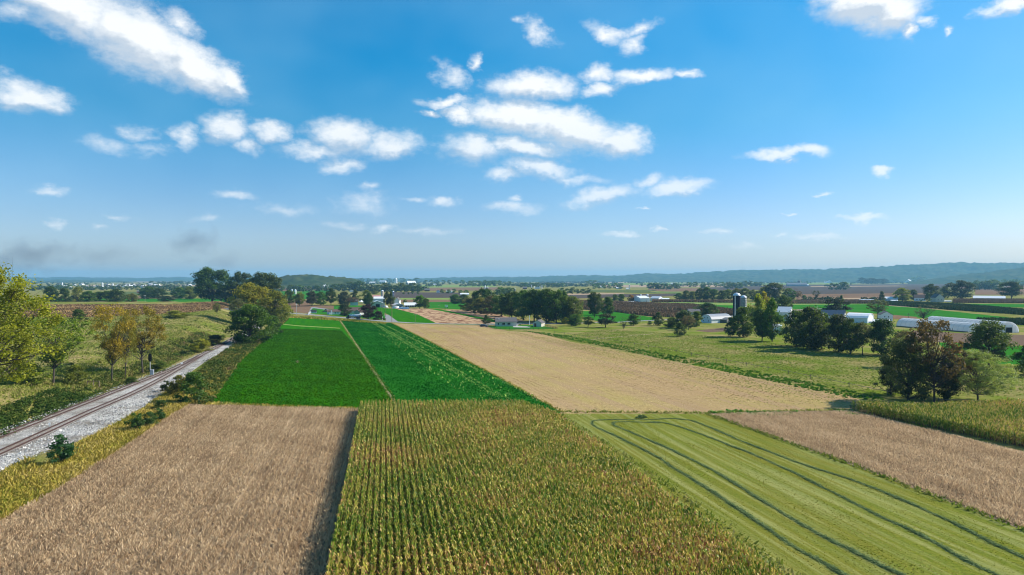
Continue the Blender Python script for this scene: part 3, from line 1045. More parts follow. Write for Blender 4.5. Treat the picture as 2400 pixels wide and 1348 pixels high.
CORNR = [(CR[0].x, CR[0].y), (rr0.x, rr0.y), (rr1.x, rr1.y), (rr1.x + dd.x * .8, rr1.y + dd.y * .8), (260, 155), (at(2500, 937, 2.3).x, at(2500, 937, 2.3).y), (at(2400, 934, 2.3).x, at(2400, 934, 2.3).y), (at(2180, 943, 2.3).x, at(2180, 943, 2.3).y)]
corn_crop('corn_crop', CORNR, 0.76, 0.26, 'green-gold corn crop in the wedge beside the brown trees', 22, -0.16, math.atan2(dd.y, dd.x), h=2.3)
S('corn_ground', [(1990, 950), (1996, 962), (2400, 1048), (3300, 1240), (3200, 960)], 0.045, MUD)

# far corn and hedge strips, standing 2.4 m high
FARC = tint_mat('dry_corn_mass', [(0.0, (0.09, 0.055, 0.028)), (0.5, (0.20, 0.12, 0.065)), (1.0, (0.30, 0.20, 0.11))], 0.1)
DKC = tint_mat('green_corn_mass', [(0.0, (0.022, 0.05, 0.014)), (0.6, (0.05, 0.08, 0.02)), (1.0, (0.12, 0.10, 0.04))], 0.1)


def standing_strip(pts, mat, label, h=2.4, dens=0.8, w=0.9, name='corn_crop', seed=0):
    poly = wp(pts)
    n = int(min(area(poly) * dens, 70000))
    P = sample(poly, n)
    # extra plants along the rim so that the sides read as a wall
    R = []
    for i in range(len(poly)):
        a, b = np.array(poly[i]), np.array(poly[(i + 1) % len(poly)])
        k = int(np.linalg.norm(b - a) / 0.5)
        R.append(a + (b - a) * rng.random((k, 1)) + rng.normal(0, .25, (k, 2)))
    P = np.concatenate([P] + R)
    n = len(P)
    B = np.concatenate([P, np.zeros((n, 1))], 1)
    V, Fq = quads(B, h * rng.uniform(.75, 1.12, n), w * rng.uniform(.6, 1.3, n), rng.normal(0, .3, (n, 2)), rng.uniform(0, 3.14, n))
    t = np.clip(0.5 + 0.25 * snoise(P[:, 0], P[:, 1], 40, seed) + rng.normal(0, .22, n), 0, 1)
    o = link(bpy.data.objects.new(name, np_mesh(name, V, Fq, mat, np.repeat(t, 4))))
    return tag(o, label, None, None, 'stuff')


standing_strip([(1350, 706.5), (1440, 709), (1530, 713), (1620, 716), (1717, 729), (1717, 740), (1610, 729), (1500, 721), (1420, 716), (1350, 713)], FARC, 'long brown strip of dry corn crossing behind the oaks', seed=1)
standing_strip([(1350, 718), (1440, 720), (1540, 727), (1590, 733), (1600, 741), (1580, 744), (1520, 741), (1440, 731), (1350, 724)], FARC, 'lower brown strip of dry corn above the roadside green', seed=2)
standing_strip([(1530, 705.5), (1720, 706.5), (1720, 710), (1530, 708)], FARC, 'thin brown corn strip beside the white barns', seed=3)
standing_strip([(1850, 706.5), (2045, 705.5), (2060, 712), (1855, 712)], FARC, 'brown corn strip behind the dark pine', seed=4)
standing_strip([(2060, 709), (2120, 710), (2250, 716), (2420, 731), (2760, 758), (2760, 768), (2420, 740), (2250, 728), (2100, 717), (2062, 714)], DKC, 'long dark green corn strip across the fields above the greenhouses', seed=5)
standing_strip([(2235, 703.5), (2760, 704.5), (2760, 713), (2235, 710)], FARC, 'brown corn strip in front of the long white shed', seed=6)
standing_strip([(2290, 750), (2620, 754), (2620, 770), (2330, 760)], DKC, 'dark green thicket behind the arched greenhouses', 2.0, seed=7)
standing_strip([(1720, 728), (1760, 728), (1765, 738), (1720, 740)], FARC, 'short brown corn strip beside the dark blue silo', seed=8)

# blades over the green fields and rough grass
GF = wpoly([(480, 946), (560, 847), (640, 770), (800, 775), (868, 850), (955, 980), (842, 980), (842, 962)])
tufts('alfalfa_crop', GF, 12, 0.18, 0.34, ALFB, (0.1, 0.9), 9, 0.5, 'bright green alfalfa between the railway brush and the clover', nmax=150000, seed=31, streaks=(-A_GREEN, 3.0, .22))
CF = wpoly([(800, 752), (917, 757), (1010, 802), (1160, 880), (1312, 964), (1240, 1008), (960, 985), (905, 910)])
tufts('clover_crop', CF, 9, 0.20, 0.36, ALFB2, (0.0, 0.86), 14, 0.5, 'darker green clover dotted with pale plants beside the tan field', nmax=150000, seed=32, streaks=(-A_TAN, 2.0, .25))
# pale flecks and lime rows
flk = wpoly([(880, 775), (960, 775), (1130, 870), (1230, 940), (1120, 945), (1000, 870)])
tufts('pale_regrowth', flk, 0.16, 0.5, 0.45, ALFB2, (0.97, 1.0), 14, 0.5, 'pale green plants scattered over the dark clover', seed=33)
for a_, b_ in (((868, 755), (1170, 934)), ((874, 755), (1186, 934)), ((892, 758), (1250, 930))):
    p0, p1 = at(*a_), at(*b_)
    dn = Vector((-(p1 - p0).y, (p1 - p0).x, 0)).normalized() * 0.45
    tufts('yellow_regrowth', [(q.x, q.y) for q in (p0 + dn, p0 - dn, p1 - dn, p1 + dn)], 2.6, 0.35, 0.40, ALFB2, (0.93, 0.99), 14, 0.3, 'thin row of pale yellow-green plants along the dark clover', seed=34)

TANB = tint_mat('stubble_blade', [(0.0, (0.27, 0.165, 0.07)), (0.55, (0.48, 0.335, 0.155)), (1.0, (0.72, 0.56, 0.31))], 0.35)
tufts('straw_stubble', wpoly(TANP), 2.6, 0.13, 0.32, TANB, (0, 1), 18, 1.3, 'tan straw stubble left on the wide cut field', nmax=120000, seed=41, rows=(-A_TAN, 1.5), streaks=(-A_TAN, 5.0, .42))
for q_, (pp, dn_) in enumerate((([(1200, 777), (1330, 801), (1500, 834), (1650, 863), (1840, 901), (1992, 929), (2040, 950), (1900, 940), (1600, 880), (1300, 806)], 2.2), ([(1150, 768), (1330, 801), (1650, 863), (1992, 929), (2020, 968), (1750, 960), (1450, 880), (1200, 800)], 0.7))):
    tufts('regrowth', wpoly(pp), dn_, 0.13, 0.4, GBLADE, (0.25, 0.6), 15, 1.2, 'thin yellow-green regrowth over the pasture side of the tan field', nmax=40000, seed=43 + q_)
HAYP = wpoly([(1302, 975), (1655, 975), (1790, 1022), (2010, 1100), (2200, 1172), (2420, 1256), (2800, 1400), (2900, 1700), (2000, 1700), (1852, 1348)])
HAYS = tint_mat('hay_stubble_blade', [(0.0, (0.12, 0.145, 0.012)), (0.5, (0.21, 0.21, 0.024)), (1.0, (0.42, 0.335, 0.095))], 0.4)
tufts('short_grass_stubble', HAYP, 16, 0.10, 0.20, HAYS, (0, 1), 10, 1.2, 'short mown grass stubble of the hay field', nmax=170000, seed=42, rows=(-A_HAY, 0.5), streaks=(-A_HAY, 0.9, .38))

PASTP = wpoly([(1300, 790), (1420, 772), (1700, 790), (2100, 842), (2420, 860), (2500, 930), (1990, 930), (1650, 858)])
tufts('rough_grass', PASTP, 1.8, 0.22, 0.5, GBLADE, (0, 1), 22, 1.6, 'rough tussocky grass of the open pasture', nmax=110000, seed=51)
bankp = [(float(np.interp(y, TY, TX)) - s, y) for y in range(60, 560, 10) for s in (10,)] + [(float(np.interp(y, TY, TX)) - 190, y) for y in range(550, 50, -10)]
tufts('bank_grass', bankp, 2.2, 0.30, 0.5, GBLADE, (0.15, 1), 20, 1.4, 'rough green and tan grass on the bank beyond the railway', ground_h=True, nmax=120000, seed=52)
VP = wpoly([(1215, 774), (1330, 787), (1650, 847), (1860, 890), (1990, 916), (2080, 938), (1990, 934), (1850, 904), (1650, 861), (1330, 796)])
VINE = tint_mat('vine_leaf', [(0.0, (0.04, 0.11, 0.01)), (1.0, (0.15, 0.32, 0.03))], 0.3)
bushes('vine_row', VP, 1150, 0.36, VINE, 26, 0.18, 0.6, (0.0, 1.0), 20, 'low leafy green vines along the edge of the tan field', 61)

# ---------------------------------------------------------------- railway


def smooth_line(pts, step=2.0, z=0.0):
    P = [at(*p) for p in pts]
    P = [P[0] * 2 - P[1]] + P + [P[-1] * 2 - P[-2]]
    out = []
    for i in range(1, len(P) - 2):
        a, b, c, d = P[i - 1], P[i], P[i + 1], P[i + 2]
        n = max(2, int((c - b).length / step))
        for k in range(n):
            t = k / n
            q = 0.5 * ((2 * b) + (c - a) * t + (2 * a - 5 * b + 4 * c - d) * t * t + (3 * b - a - 3 * c + d) * t ** 3)
            out.append(Vector((q.x, q.y, z)))
    out.append(Vector((P[-2].x, P[-2].y, z)))
    return out


LA = smooth_line([(-420, 1195), (-180, 1100), (0, 1030), (205, 949), (307, 908), (375, 881), (430, 857), (500, 821), (562, 788), (600, 764), (622, 744)])
LB = smooth_line([(-420, 1270), (-180, 1147), (0, 1069), (205, 974), (307, 929), (375, 894), (420, 868), (470, 838)])


def offset(line, o, z):
    r = []
    for i, p in enumerate(line):
        d = (line[min(i + 1, len(line) - 1)] - line[max(i - 1, 0)]).normalized()
        r.append(Vector((p.x - d.y * o, p.y + d.x * o, z)))
    return r


# ballast: a raised, cambered bed of pale stone
bl = [(-420, 1172), (0, 1012), (205, 935), (307, 897), (375, 872), (430, 849), (500, 815), (560, 784), (600, 762)]
br = [(-420, 1400), (-100, 1175), (0, 1112), (90, 1066), (175, 1043), (280, 992), (345, 953), (405, 908), (450, 872), (500, 838), (560, 802), (612, 768)]
Lb, Rb = smooth_line(bl, 3), smooth_line(br, 3)
n = 160
La = [Lb[int(i * (len(Lb) - 1) / (n - 1))] for i in range(n)]
Ra = [Rb[int(i * (len(Rb) - 1) / (n - 1))] for i in range(n)]
v, f = [], []
K = 14
for i in range(n):
    for k in range(K + 1):
        t = k / K
        e = 1.2 if False else 0
        x = La[i].x + (Ra[i].x - La[i].x) * t
        y = La[i].y + (Ra[i].y - La[i].y) * t
        z = 0.42 * min(1, t * 8, (1 - t) * 2.2) + random.uniform(-.03, .03) * (1 if 0 < k < K else 0)
        v.append((x, y, z if 0 < k < K else -0.1))
        if i and k:
            a = i * (K + 1) + k
            f.append((a - 1 - (K + 1), a - (K + 1), a, a - 1))
me = bpy.data.meshes.new('ballast')
me.from_pydata(v, [], f)
me.materials.append(field_mat('ballast_stone', (0.44, 0.42, 0.39), (0.72, 0.69, 0.65), (0.34, 0.30, 0.25), fine=3.0, broad=0.12, bump=1.0))
me.update()
bal = link(bpy.data.objects.new('ballast', me))
if me.polygons[50].normal.z < 0:
    me.flip_normals()
tag(bal, kind='structure')
STONE = tint_mat('ballast_chip', [(0.0, (0.25, 0.24, 0.23)), (1.0, (0.76, 0.73, 0.68))], 0.0)
tufts('ballast_stones', [(p.x, p.y) for p in La[::6]] + [(p.x, p.y) for p in Ra[::-6]], 6, 0.16, 0.22, STONE, (0, 1), 6, 0.8, 'loose pale ballast stones along the track bed', nmax=60000, seed=71)
for o in bpy.data.objects:
    if o.name == 'ballast_stones':
        o.location.z = 0.38

RAILM = plain('rusty_rail', (0.06, 0.030, 0.022), 0.7, 0.25, 1.5, 0.0)
TIEM = plain('weathered_sleeper_wood', (0.24, 0.20, 0.17), 0.95, 0.35, 1.0)


def track(line, label, z):
    o = empty('railway_track', (line[0].x, line[0].y, z))
    base = Vector((line[0].x, line[0].y, z))
    for sd in (-0.72, 0.72):
        L_ = offset(line, sd, z + 0.30)
        v, f = [], []
        for i, p in enumerate(L_):
            d = (L_[min(i + 1, len(L_) - 1)] - L_[max(i - 1, 0)]).normalized()
            nn = Vector((-d.y, d.x, 0))
            for (a, b) in ((-.14, -.17), (.14, -.17), (.09, 0), (-.09, 0)):
                q = p + nn * a - base
                v.append((q.x, q.y, q.z + b))
            if i:
                k = 4 * i
                for a in range(4):
                    b = (a + 1) % 4
                    f.append((k - 4 + a, k - 4 + b, k + b, k + a))
        me = bpy.data.meshes.new('rail')
        me.from_pydata(v, [], f)
        me.materials.append(RAILM)
        me.update()
        link(bpy.data.objects.new('rail', me), o)
    # sleepers every 0.6 m
    mb = MB().box(-1.25, 1.25, -.10, .10, -.10, 0.035)
    me0 = bpy.data.meshes.new('sleeper')
    me0.from_pydata(mb.v, [], mb.f)
    me0.materials.append(TIEM)
    me0.update()
    acc, pos = 0.0, []
    for i in range(1, len(line)):
        a, b = line[i - 1], line[i]
        l = (b - a).length
        while acc < l:
            pos.append((a + (b - a) * (acc / l), math.atan2(b.y - a.y, b.x - a.x) - math.pi / 2))
            acc += 0.62
        acc -= l
    vis = [q for q in pos if q[0].y > 95 or True]
    near = [q for q in vis if abs(math.atan2(q[0].x, q[0].y)) < 0.66][:98]
    rest = [q for q in vis if q not in near]
    for p, a in near:
        s = link(bpy.data.objects.new('sleeper', me0), o)
        s.location = p - base + Vector((0, 0, z))
        s.location.z = 0
        s.rotation_euler = (0, 0, a)
    v, f = [], []
    for p, a in rest:
        k = len(v)
        for q in mb.v:
            v.append((p.x - base.x + q[0] * math.cos(a) - q[1] * math.sin(a), p.y - base.y + q[0] * math.sin(a) + q[1] * math.cos(a), q[2]))
        f += [tuple(k + i for i in q) for q in mb.f]
    me = bpy.data.meshes.new('far_sleeper')
    me.from_pydata(v, [], f)
    me.materials.append(TIEM)
    me.update()
    tag(link(bpy.data.objects.new('sleeper', me), o), kind='stuff')
    return tag(o, label, 'railway track', 'tracks on the ballast bed')


BED = field_mat('rust_stained_ballast', (0.44, 0.41, 0.38), (0.66, 0.63, 0.60), (0.45, 0.36, 0.29), fine=2.2, broad=0.2, bump=1.0)
for L_, z_ in ((LA, 0.455), (LB, 0.459)):
    v, f = [], []
    for i, (a, b) in enumerate(zip(offset(L_, 1.15, z_), offset(L_, -1.15, z_))):
        v += [tuple(a), tuple(b)]
        if i:
            f.append((2 * i - 2, 2 * i - 1, 2 * i + 1, 2 * i))
    me = bpy.data.meshes.new('track_bed')
    me.from_pydata(v, [], f)
    me.materials.append(BED)
    me.update()
    tag(link(bpy.data.objects.new('track_bed', me)), kind='structure')
track(LA, 'railway track farther from the soybeans, running on alone to the dark tree', 0.44)
track(LB, 'railway track nearer the yellow weeds, merging into the other', 0.44)

# ---------------------------------------------------------------- weeds and brush along the line
WP = wpoly([(-500, 1440), (-100, 1178), (0, 1114), (70, 1078), (90, 1100), (125, 1085), (175, 1048), (280, 994), (345, 956), (400, 915), (436, 905), (500, 925), (480, 948), (442, 950), (400, 974), (300, 1044), (120, 1156), (0, 1222), (-500, 1560)])
tufts('yellow_weeds', WP, 26, 0.80, 0.20, WEED, (0.38, 1.0), 9, 0.55, 'yellow weeds and dry grass between the ballast and the soybeans', nmax=70000, seed=81)
bushes('yellow_weeds', WP, 420, 0.62, WEED, 46, 0.11, 0.8, (0.2, 1.0), 10, 'yellow-green weed clumps between the ballast and the soybeans', 82)
BP = wpoly([(455, 880), (500, 842), (562, 802), (625, 775), (668, 748), (676, 748), (560, 850), (496, 945), (470, 945)])
bushes('trackside_brush', BP, 760, 1.1, BRUSH, 60, 0.20, 0.8, (0.1, 1.0), 11, 'olive and brown brush between the ballast and the alfalfa', 83)
tufts('dry_grass', BP, 2.5, 0.6, 0.3, WEED, (0.3, 1.0), 9, 0.6, 'dry straw-coloured grass at the edge of the alfalfa', nmax=30000, seed=84)


def sband(y0, y1, s0, s1, step=6):
    yy = list(np.arange(y0, y1 + .1, step))
    X = lambda y: float(np.interp(y, TY, TX))
    return [(X(y) - s0, y) for y in yy] + [(X(y) - s1, y) for y in yy[::-1]]


bushes('bank_vines', sband(95, 168, 6, 17), 700, 0.95, BRUSH, 60, 0.17, 0.75, (0.0, 0.55), 14, 'dark green vines smothering the bank beside the railway', 85)
bushes('bank_brush', sband(165, 250, 5.5, 15), 300, 0.95, BRUSH, 55, 0.18, 0.8, (0.2, 1.0), 8, 'brown-green brush on the bank below the signal', 86)
bushes('bank_brush', sband(245, 335, 5, 19), 330, 1.15, BRUSH, 55, 0.22, 0.8, (0.2, 1.0), 9, 'brown-green brush on the bank beyond the signal', 87)
bushes('bank_brush', sband(150, 420, 16, 120), 200, 0.8, BRUSH, 40, 0.2, 0.6, (0.25, 0.95), 25, 'low scattered brush over the open bank', 88)
tufts('bank_dry_grass', sband(150, 335, 4.5, 26), 4, 0.6, 0.28, GBLADE, (0.3, 1.0), 9, 0.5, 'dry tan and green grass along the foot of the bank', ground_h=True, nmax=24000, seed=96)
VG = wpoly([(560, 735), (640, 738), (800, 748), (905, 757), (905, 760), (800, 752.5), (668, 744.5), (640, 756)])
tufts('verge_grass', VG, 1.6, 0.7, 0.7, WEED, (0.1, 0.9), 14, 0.5, 'dry verge grass between the road and the green fields', nmax=20000, seed=89)
tufts('field_edge_grass', wpoly([(794, 752), (800, 752), (820, 782), (868, 850), (932, 940), (960, 985), (948, 985), (916, 940), (858, 850), (814, 782)]), 3, 0.3, 0.3, GBLADE, (0.2, .9), 6, 0.7, 'narrow dry grass line between alfalfa and clover', nmax=9000, seed=90)
tufts('field_edge_grass', wpoly([(442, 946), (480, 944), (600, 950), (838, 957), (838, 961), (600, 955), (442, 951)]), 7, 0.5, 0.35, WEED, (0.35, 1.0), 6, 0.5, 'yellow grass fringe between soybeans and alfalfa', nmax=9000, seed=91)
bushes('pale_weeds', wpoly([(1655, 968), (1700, 963), (1880, 966), (1830, 978), (1740, 974)]), 110, 0.5, ALFB2, 30, 0.16, 0.6, (0.75, 1.0), 8, 'pale green weeds at the corner of the soybean field', 92)
bushes('pale_weeds', wpoly([(1955, 962), (1998, 965), (2040, 975), (1990, 974)]), 50, 0.4, ALFB2, 30, 0.14, 0.6, (0.8, 1.0), 8, 'pale green weeds at the tip of the small corn field', 93)


def edge_weeds(pts, w, dens, mat, tint, label, h=.45, seed=120):
    P = [at(*p) for p in pts]
    a, b = [], []
    for i, p in enumerate(P):
        d = (P[min(i + 1, len(P) - 1)] - P[max(i - 1, 0)]).normalized()
        n = Vector((-d.y, d.x, 0)) * w / 2
        a.append((p.x + n.x, p.y + n.y))
        b.append((p.x - n.x, p.y - n.y))
    tufts('edge_grass', a + b[::-1], dens, h, 0.25, mat, tint, 4, 0.7, label, seed=seed, nmax=20000)


edge_weeds([(1655, 970), (1790, 1018), (2010, 1096), (2200, 1168), (2420, 1252), (2700, 1360)], 1.1, 11, GBLADE, (0, .8), 'ragged grass added for the dark edge shadow where the mown hay meets the soybeans')  # grass band put in to give the field boundary its dark edge shadow
edge_weeds([(1300, 966), (1400, 967), (1655, 969), (1800, 966), (1996, 962)], 1.6, 8, GBLADE, (.2, .9), 'ragged grass along the headland of the tan field', seed=121)
edge_weeds([(917, 757), (1010, 802), (1160, 880), (1316, 966)], 1.2, 6, WEED, (.3, .9), 'dry grass where the clover meets the tan field', .35, seed=122)
edge_weeds([(1310, 972), (1500, 1094), (1852, 1348), (1950, 1420)], 1.4, 7, GBLADE, (.2, .9), 'grass tufts at the foot of the tall corn beside the hay', .4, seed=123)

# ---------------------------------------------------------------- cut hay left in windrows
def windrow(pts, label, seed, w=0.85, h=0.22):
    line = smooth_line(pts, 0.5)
    r = np.random.default_rng(seed)
    P = np.array([(p.x, p.y) for p in line])
    D = np.gradient(P, axis=0)
    D /= np.linalg.norm(D, axis=1, keepdims=True)
    Nn = np.stack([-D[:, 1], D[:, 0]], 1)
    n_ = len(P)
    q = np.arange(n_)
    wob = 0.30 * snoise(q * .5, q * 0., 9, seed) + 0.12 * snoise(q * .5, q * 0., 2.4, seed + 1)
    P = P + Nn * wob[:, None]
    amp = np.clip(0.85 + 0.6 * snoise(q * .5, q * 0., 3.2, seed + 2) + r.normal(0, .12, n_), .25, 1.5)
    amp *= 0.40 + 0.60 * sstep(0, 110, (n_ - q) * .5)       # thinner towards the far turn
    v, f = [], []
    for i in range(n_):
        ww, hh = w * (.55 + .4 * amp[i]), h * amp[i] * .8
        for k, (a, z) in enumerate(((-.5, 0.0), (-.28, .6), (0, 1.0), (.28, .55), (.5, 0.0))):
            c = P[i] + Nn[i] * (a * ww + r.normal(0, .05))
            v.append((c[0], c[1], z * hh * r.uniform(.6, 1.3) + 0.03))
            if i and k:
                b = i * 5 + k
                f.append((b - 6, b - 5, b, b - 1))
    parts = [(np.array(v), np.array(f), np.clip(np.full(len(v), 0.4) + r.normal(0, .2, len(v)), 0, 1))]
    m = int(n_ * 34)
    idx = r.integers(0, n_, m)
    o = r.normal(0, 0.33, m) * w * amp[idx]
    Q = P[idx] + Nn[idx] * o[:, None] + r.uniform(-.4, .4, (m, 1)) * D[idx]
    B = np.stack([Q[:, 0], Q[:, 1], 0.02 + h * amp[idx] * np.exp(-(o / (0.4 * w)) ** 2) * 0.8], 1)
    V, F2 = quads(B, np.full(m, .08), np.full(m, .08), r.normal(0, .25, (m, 2)), r.uniform(0, 3.14, m))
    parts.append((V, F2, np.repeat(np.clip(r.normal(.55, .3, m), 0, 1), 4)))
    V, Fq, A = join(parts)
    ob = link(bpy.data.objects.new('hay_windrow', np_mesh('hay_windrow', V, Fq, HAYB, A)))
    tag(ob, label, 'windrow', 'windrows of cut hay')


windrow([(2120, 1440), (1960, 1342), (1800, 1240), (1680, 1160), (1560, 1085), (1470, 1035), (1400, 1004), (1388, 992), (1400, 986), (1470, 985), (1530, 984), (1580, 982), (1600, 984)], 'hay windrow nearest the tall corn, outermost of the looping rows', 1)
windrow([(2300, 1430), (2100, 1345), (1950, 1268), (1800, 1180), (1660, 1098), (1540, 1040), (1470, 1010), (1440, 997), (1445, 990), (1500, 990), (1545, 992)], 'hay windrow just inside the outermost one, with a rounded far end', 2)
windrow([(2560, 1420), (2330, 1345), (2160, 1255), (2000, 1180), (1850, 1105), (1720, 1048), (1620, 1010), (1560, 992), (1530, 989)], 'hay windrow down the middle of the mown field', 3)
windrow([(2620, 1400), (2400, 1310), (2200, 1210), (2010, 1130), (1850, 1078), (1740, 1035), (1660, 1002), (1620, 987), (1590, 983)], 'hay windrow nearest the dry soybeans', 4)
tag(bushes('hay_clump', wpoly([(1493, 977), (1515, 977), (1513, 982), (1494, 982)]), 9, 0.4, HAYB, 40, 0.12, 0.6, (0, .6), 8, None, 94, kind='thing'), 'small dark clump of hay at the far end of the mown field', 'hay')

# ---------------------------------------------------------------- trees
def prof(kind, t):
    """radius of the crown (0..0.5) at relative crown height t"""
    if kind == 'round':
        return 0.5 * math.sqrt(max(0, 1 - (1.9 * t - 0.88) ** 2)) if 0 <= t <= 1 else 0
    if kind == 'tall':
        return 0.5 * min(1, (math.sin(math.pi * (t ** 0.75)) + .1) * 0.95)
    if kind == 'umbrella':
        return 0.5 * math.sqrt(max(0, 1 - t ** 2.2)) * (0.75 + .25 * min(1, t * 6))
    if kind == 'cone':
        return 0.5 * (1 - t) ** 0.8 + 0.03
    if kind == 'vase':
        return 0.5 * (0.25 + 0.75 * math.sin(min(1, t * 1.15) * math.pi / 2)) * math.sqrt(max(0, 1 - max(0, t - .6) ** 2 * 5))
    if kind == 'dome':
        return 0.5 * math.sqrt(max(0, 1 - t * t)) * (0.85 + .15 * min(1, t * 5))
    return 0.5


def tree_parts(kind, z0, nc, cr, nl, size, seed, trunk=0.03, limbs=True, hollow=0.0, lean=0.0, extra=0):
    r = np.random.default_rng(seed)
    C, R = [], []
    lob = [(r.uniform(0, 6.28), r.uniform(.1, 1), r.uniform(.75, 1.0)) for _ in range(5)]
    tries = 0
    while len(C) < nc and tries < 9000:
        tries += 1
        t = r.uniform(0.02, 0.97)
        a = r.uniform(0, 2 * math.pi)
        pr = prof(kind, t)
        for (la, lt, lm) in lob:      # bites out of the outline
            if abs((a - la + math.pi) % (2 * math.pi) - math.pi) < .7 and abs(t - lt) < .25:
                pr *= lm
        if pr < 0.05:
            continue
        q = pr * math.sqrt(r.uniform(0.12 + hollow, 1.0)) - cr * 0.55
        q = max(q, 0)
        C.append((q * math.cos(a) + lean * t, q * math.sin(a), z0 + (1 - z0) * t * 0.93 + 0.02))
        R.append(cr * r.uniform(.65, 1.3))
    C, R = np.array(C), np.array(R)
    global rng
    keep, rng = rng, r
    V, Fq, P = leafball(C, R, nl, size, 0.8, 0.25)
    rng = keep
    rr_ = np.sqrt((V[:, 0] - lean * V[:, 2]) ** 2 + V[:, 1] ** 2)
    kx_ = 0.5 / np.percentile(rr_, 96)
    kz_ = 1.0 / np.percentile(V[:, 2], 99.7)
    for A_ in (V, C, P):
        A_[:, :2] *= kx_
        A_[:, 2] *= kz_
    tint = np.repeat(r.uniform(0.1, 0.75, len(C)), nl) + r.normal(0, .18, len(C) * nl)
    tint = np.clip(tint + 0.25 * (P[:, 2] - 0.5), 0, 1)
    # trunk and limbs
    tb = MB()
    top = z0 + (1 - z0) * 0.45
    kx, ky = r.uniform(-.03, .03, 2)
    tb.tube((0, 0, -.02), (kx, ky, z0 * .9 + .03), trunk, trunk * .72, 7)
    tb.tube((kx, ky, z0 * .9 + .02), (lean * .5, 0, top), trunk * .72, trunk * .4, 6)
    if limbs:
        pick = r.permutation(len(C))[:min(len(C), 26 + extra)]
        for i in pick:
            c = C[i]
            s = r.uniform(0.0, .85)
            b = np.array((kx, ky, z0 * .85)) * (1 - s) + np.array((lean * .5, 0, top)) * s
            if b[2] > c[2] - .02:
                b = np.array((kx, ky, max(z0 * .75, .02)))
            m = b * .45 + c * .55 + np.array((r.uniform(-.03, .03), r.uniform(-.03, .03), -0.04))
            tb.tube(b, m, trunk * .42, trunk * .25, 5, False)
            tb.tube(m, c, trunk * .25, trunk * .06, 4, False)
            if extra:
                for _ in range(3):
                    e = c + r.normal(0, cr * .9, 3)
                    tb.tube(m * .3 + c * .7, e, trunk * .10, trunk * .03, 3, False)
    return (V, Fq, np.repeat(tint, 4)), tb


PROTO = {}


def proto(key, *a, **k):
    (V, Fq, T), tb = tree_parts(*a, **k)
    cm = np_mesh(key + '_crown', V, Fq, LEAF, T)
    tm = bpy.data.meshes.new(key + '_trunk')
    tm.from_pydata(tb.v, [], tb.f)
    tm.materials.append(BARK)
    tm.update()
    PROTO[key] = (cm, tm)


for i in range(3):
    proto('oak%d' % i, 'round', .13, 84, .115, 150, .0135, 200 + i, trunk=.028)
    proto('broad%d' % i, 'round', .03, 76, .12, 120, .0155, 210 + i, trunk=.03)
    proto('bush%d' % i, 'dome', .02, 34, .15, 110, .022, 230 + i, trunk=.015)
for i in range(2):
    proto('airy%d' % i, 'round', .30, 60, .09, 110, .0095, 240 + i, trunk=.020, hollow=.1, extra=16)
    proto('vasey%d' % i, 'vase', .30, 56, .09, 100, .0095, 250 + i, trunk=.017, hollow=.1, extra=14)
proto('walnut', 'round', .16, 190, .07, 150, .0058, 260, trunk=.015, hollow=.1, extra=50)
proto('tall0', 'tall', .16, 60, .13, 120, .016, 261, trunk=.03)
proto('tall1', 'tall', .10, 60, .13, 120, .016, 262, trunk=.03)
proto('umbrella', 'umbrella', .28, 46, .12, 110, .018, 263, trunk=.03)
proto('conifer', 'cone', .06, 50, .10, 110, .016, 264, trunk=.03, limbs=False)
proto('juniper', 'tall', .02, 44, .14, 110, .018, 265, trunk=.02, limbs=False)
proto('dying', 'round', .26, 84, .075, 60, .0115, 266, trunk=.020, hollow=.1, extra=60)
proto('bare', 'vase', .12, 60, .07, 22, .010, 267, trunk=.018, hollow=.1, extra=60)
proto('willow', 'round', .05, 90, .105, 130, .0115, 268, trunk=.03)
proto('ivy', 'tall', .0, 50, .16, 110, .020, 269, trunk=.06, limbs=False)
proto('sumac', 'umbrella', .1, 26, .14, 70, .030, 270, trunk=.015, extra=6)
for i in range(4):      # light copies for far away
    (V_, F_, T_), tb_ = tree_parts('round', .08, 20, .17, 46, .034, 280 + i, trunk=.03, limbs=False)
    tb_F = [q for q in tb_.f if len(q) == 4]
    V2 = np.concatenate([V_, np.array(tb_.v)])
    F2 = np.concatenate([F_, np.array(tb_F) + len(V_)])
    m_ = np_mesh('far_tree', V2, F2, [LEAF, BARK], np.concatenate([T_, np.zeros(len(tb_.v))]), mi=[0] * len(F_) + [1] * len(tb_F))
    PROTO['far%d' % i] = (m_, None)

DK, DG, GN, OL, YG, YL, RU, PU, GY = ((.043, .078, .012), (.062, .112, .014), (.075, .13, .016), (.125, .14, .026), (.20, .22, .022), (.42, .34, .03), (.22, .11, .038), (.035, .018, .022), (.10, .12, .05))


def tree(px, base, top, wpx, key, col, label, name='tree', cat='tree', group=None, flat=False, rz=None, dz=0.0, jit=0.12):
    p = at(px, base) if (flat or px > 700 or base < 712.5) else ath(px, base)
    dist = p.y
    zt = CAM_H + ray(px, top)[2] / ray(px, top)[1] * dist
    h = max(zt - p.z, 0.8)
    w = Z(wpx, dist)
    if key in ('oak', 'broad', 'bush', 'airy', 'vasey', 'far'):
        key += str(random.randrange({'airy': 2, 'vasey': 2, 'far': 4}.get(key, 3)))
    cm, tm = PROTO[key]
    jc = [c * random.uniform(1 - jit, 1 + jit) for c in col]
    rz = random.uniform(0, 6.28) if rz is None else rz
    p.z += dz
    if tm is None:
        o = link(bpy.data.objects.new(name, cm))
        o.location = p
        o.rotation_euler = (0, 0, rz)
        o.scale = (w, w, h)
        o.color = (*jc, 1)
        return tag(o, label, cat, group)
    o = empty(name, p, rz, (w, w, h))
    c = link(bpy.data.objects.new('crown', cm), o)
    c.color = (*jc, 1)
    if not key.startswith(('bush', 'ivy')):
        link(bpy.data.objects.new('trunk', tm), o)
    return tag(o, label, cat, group)


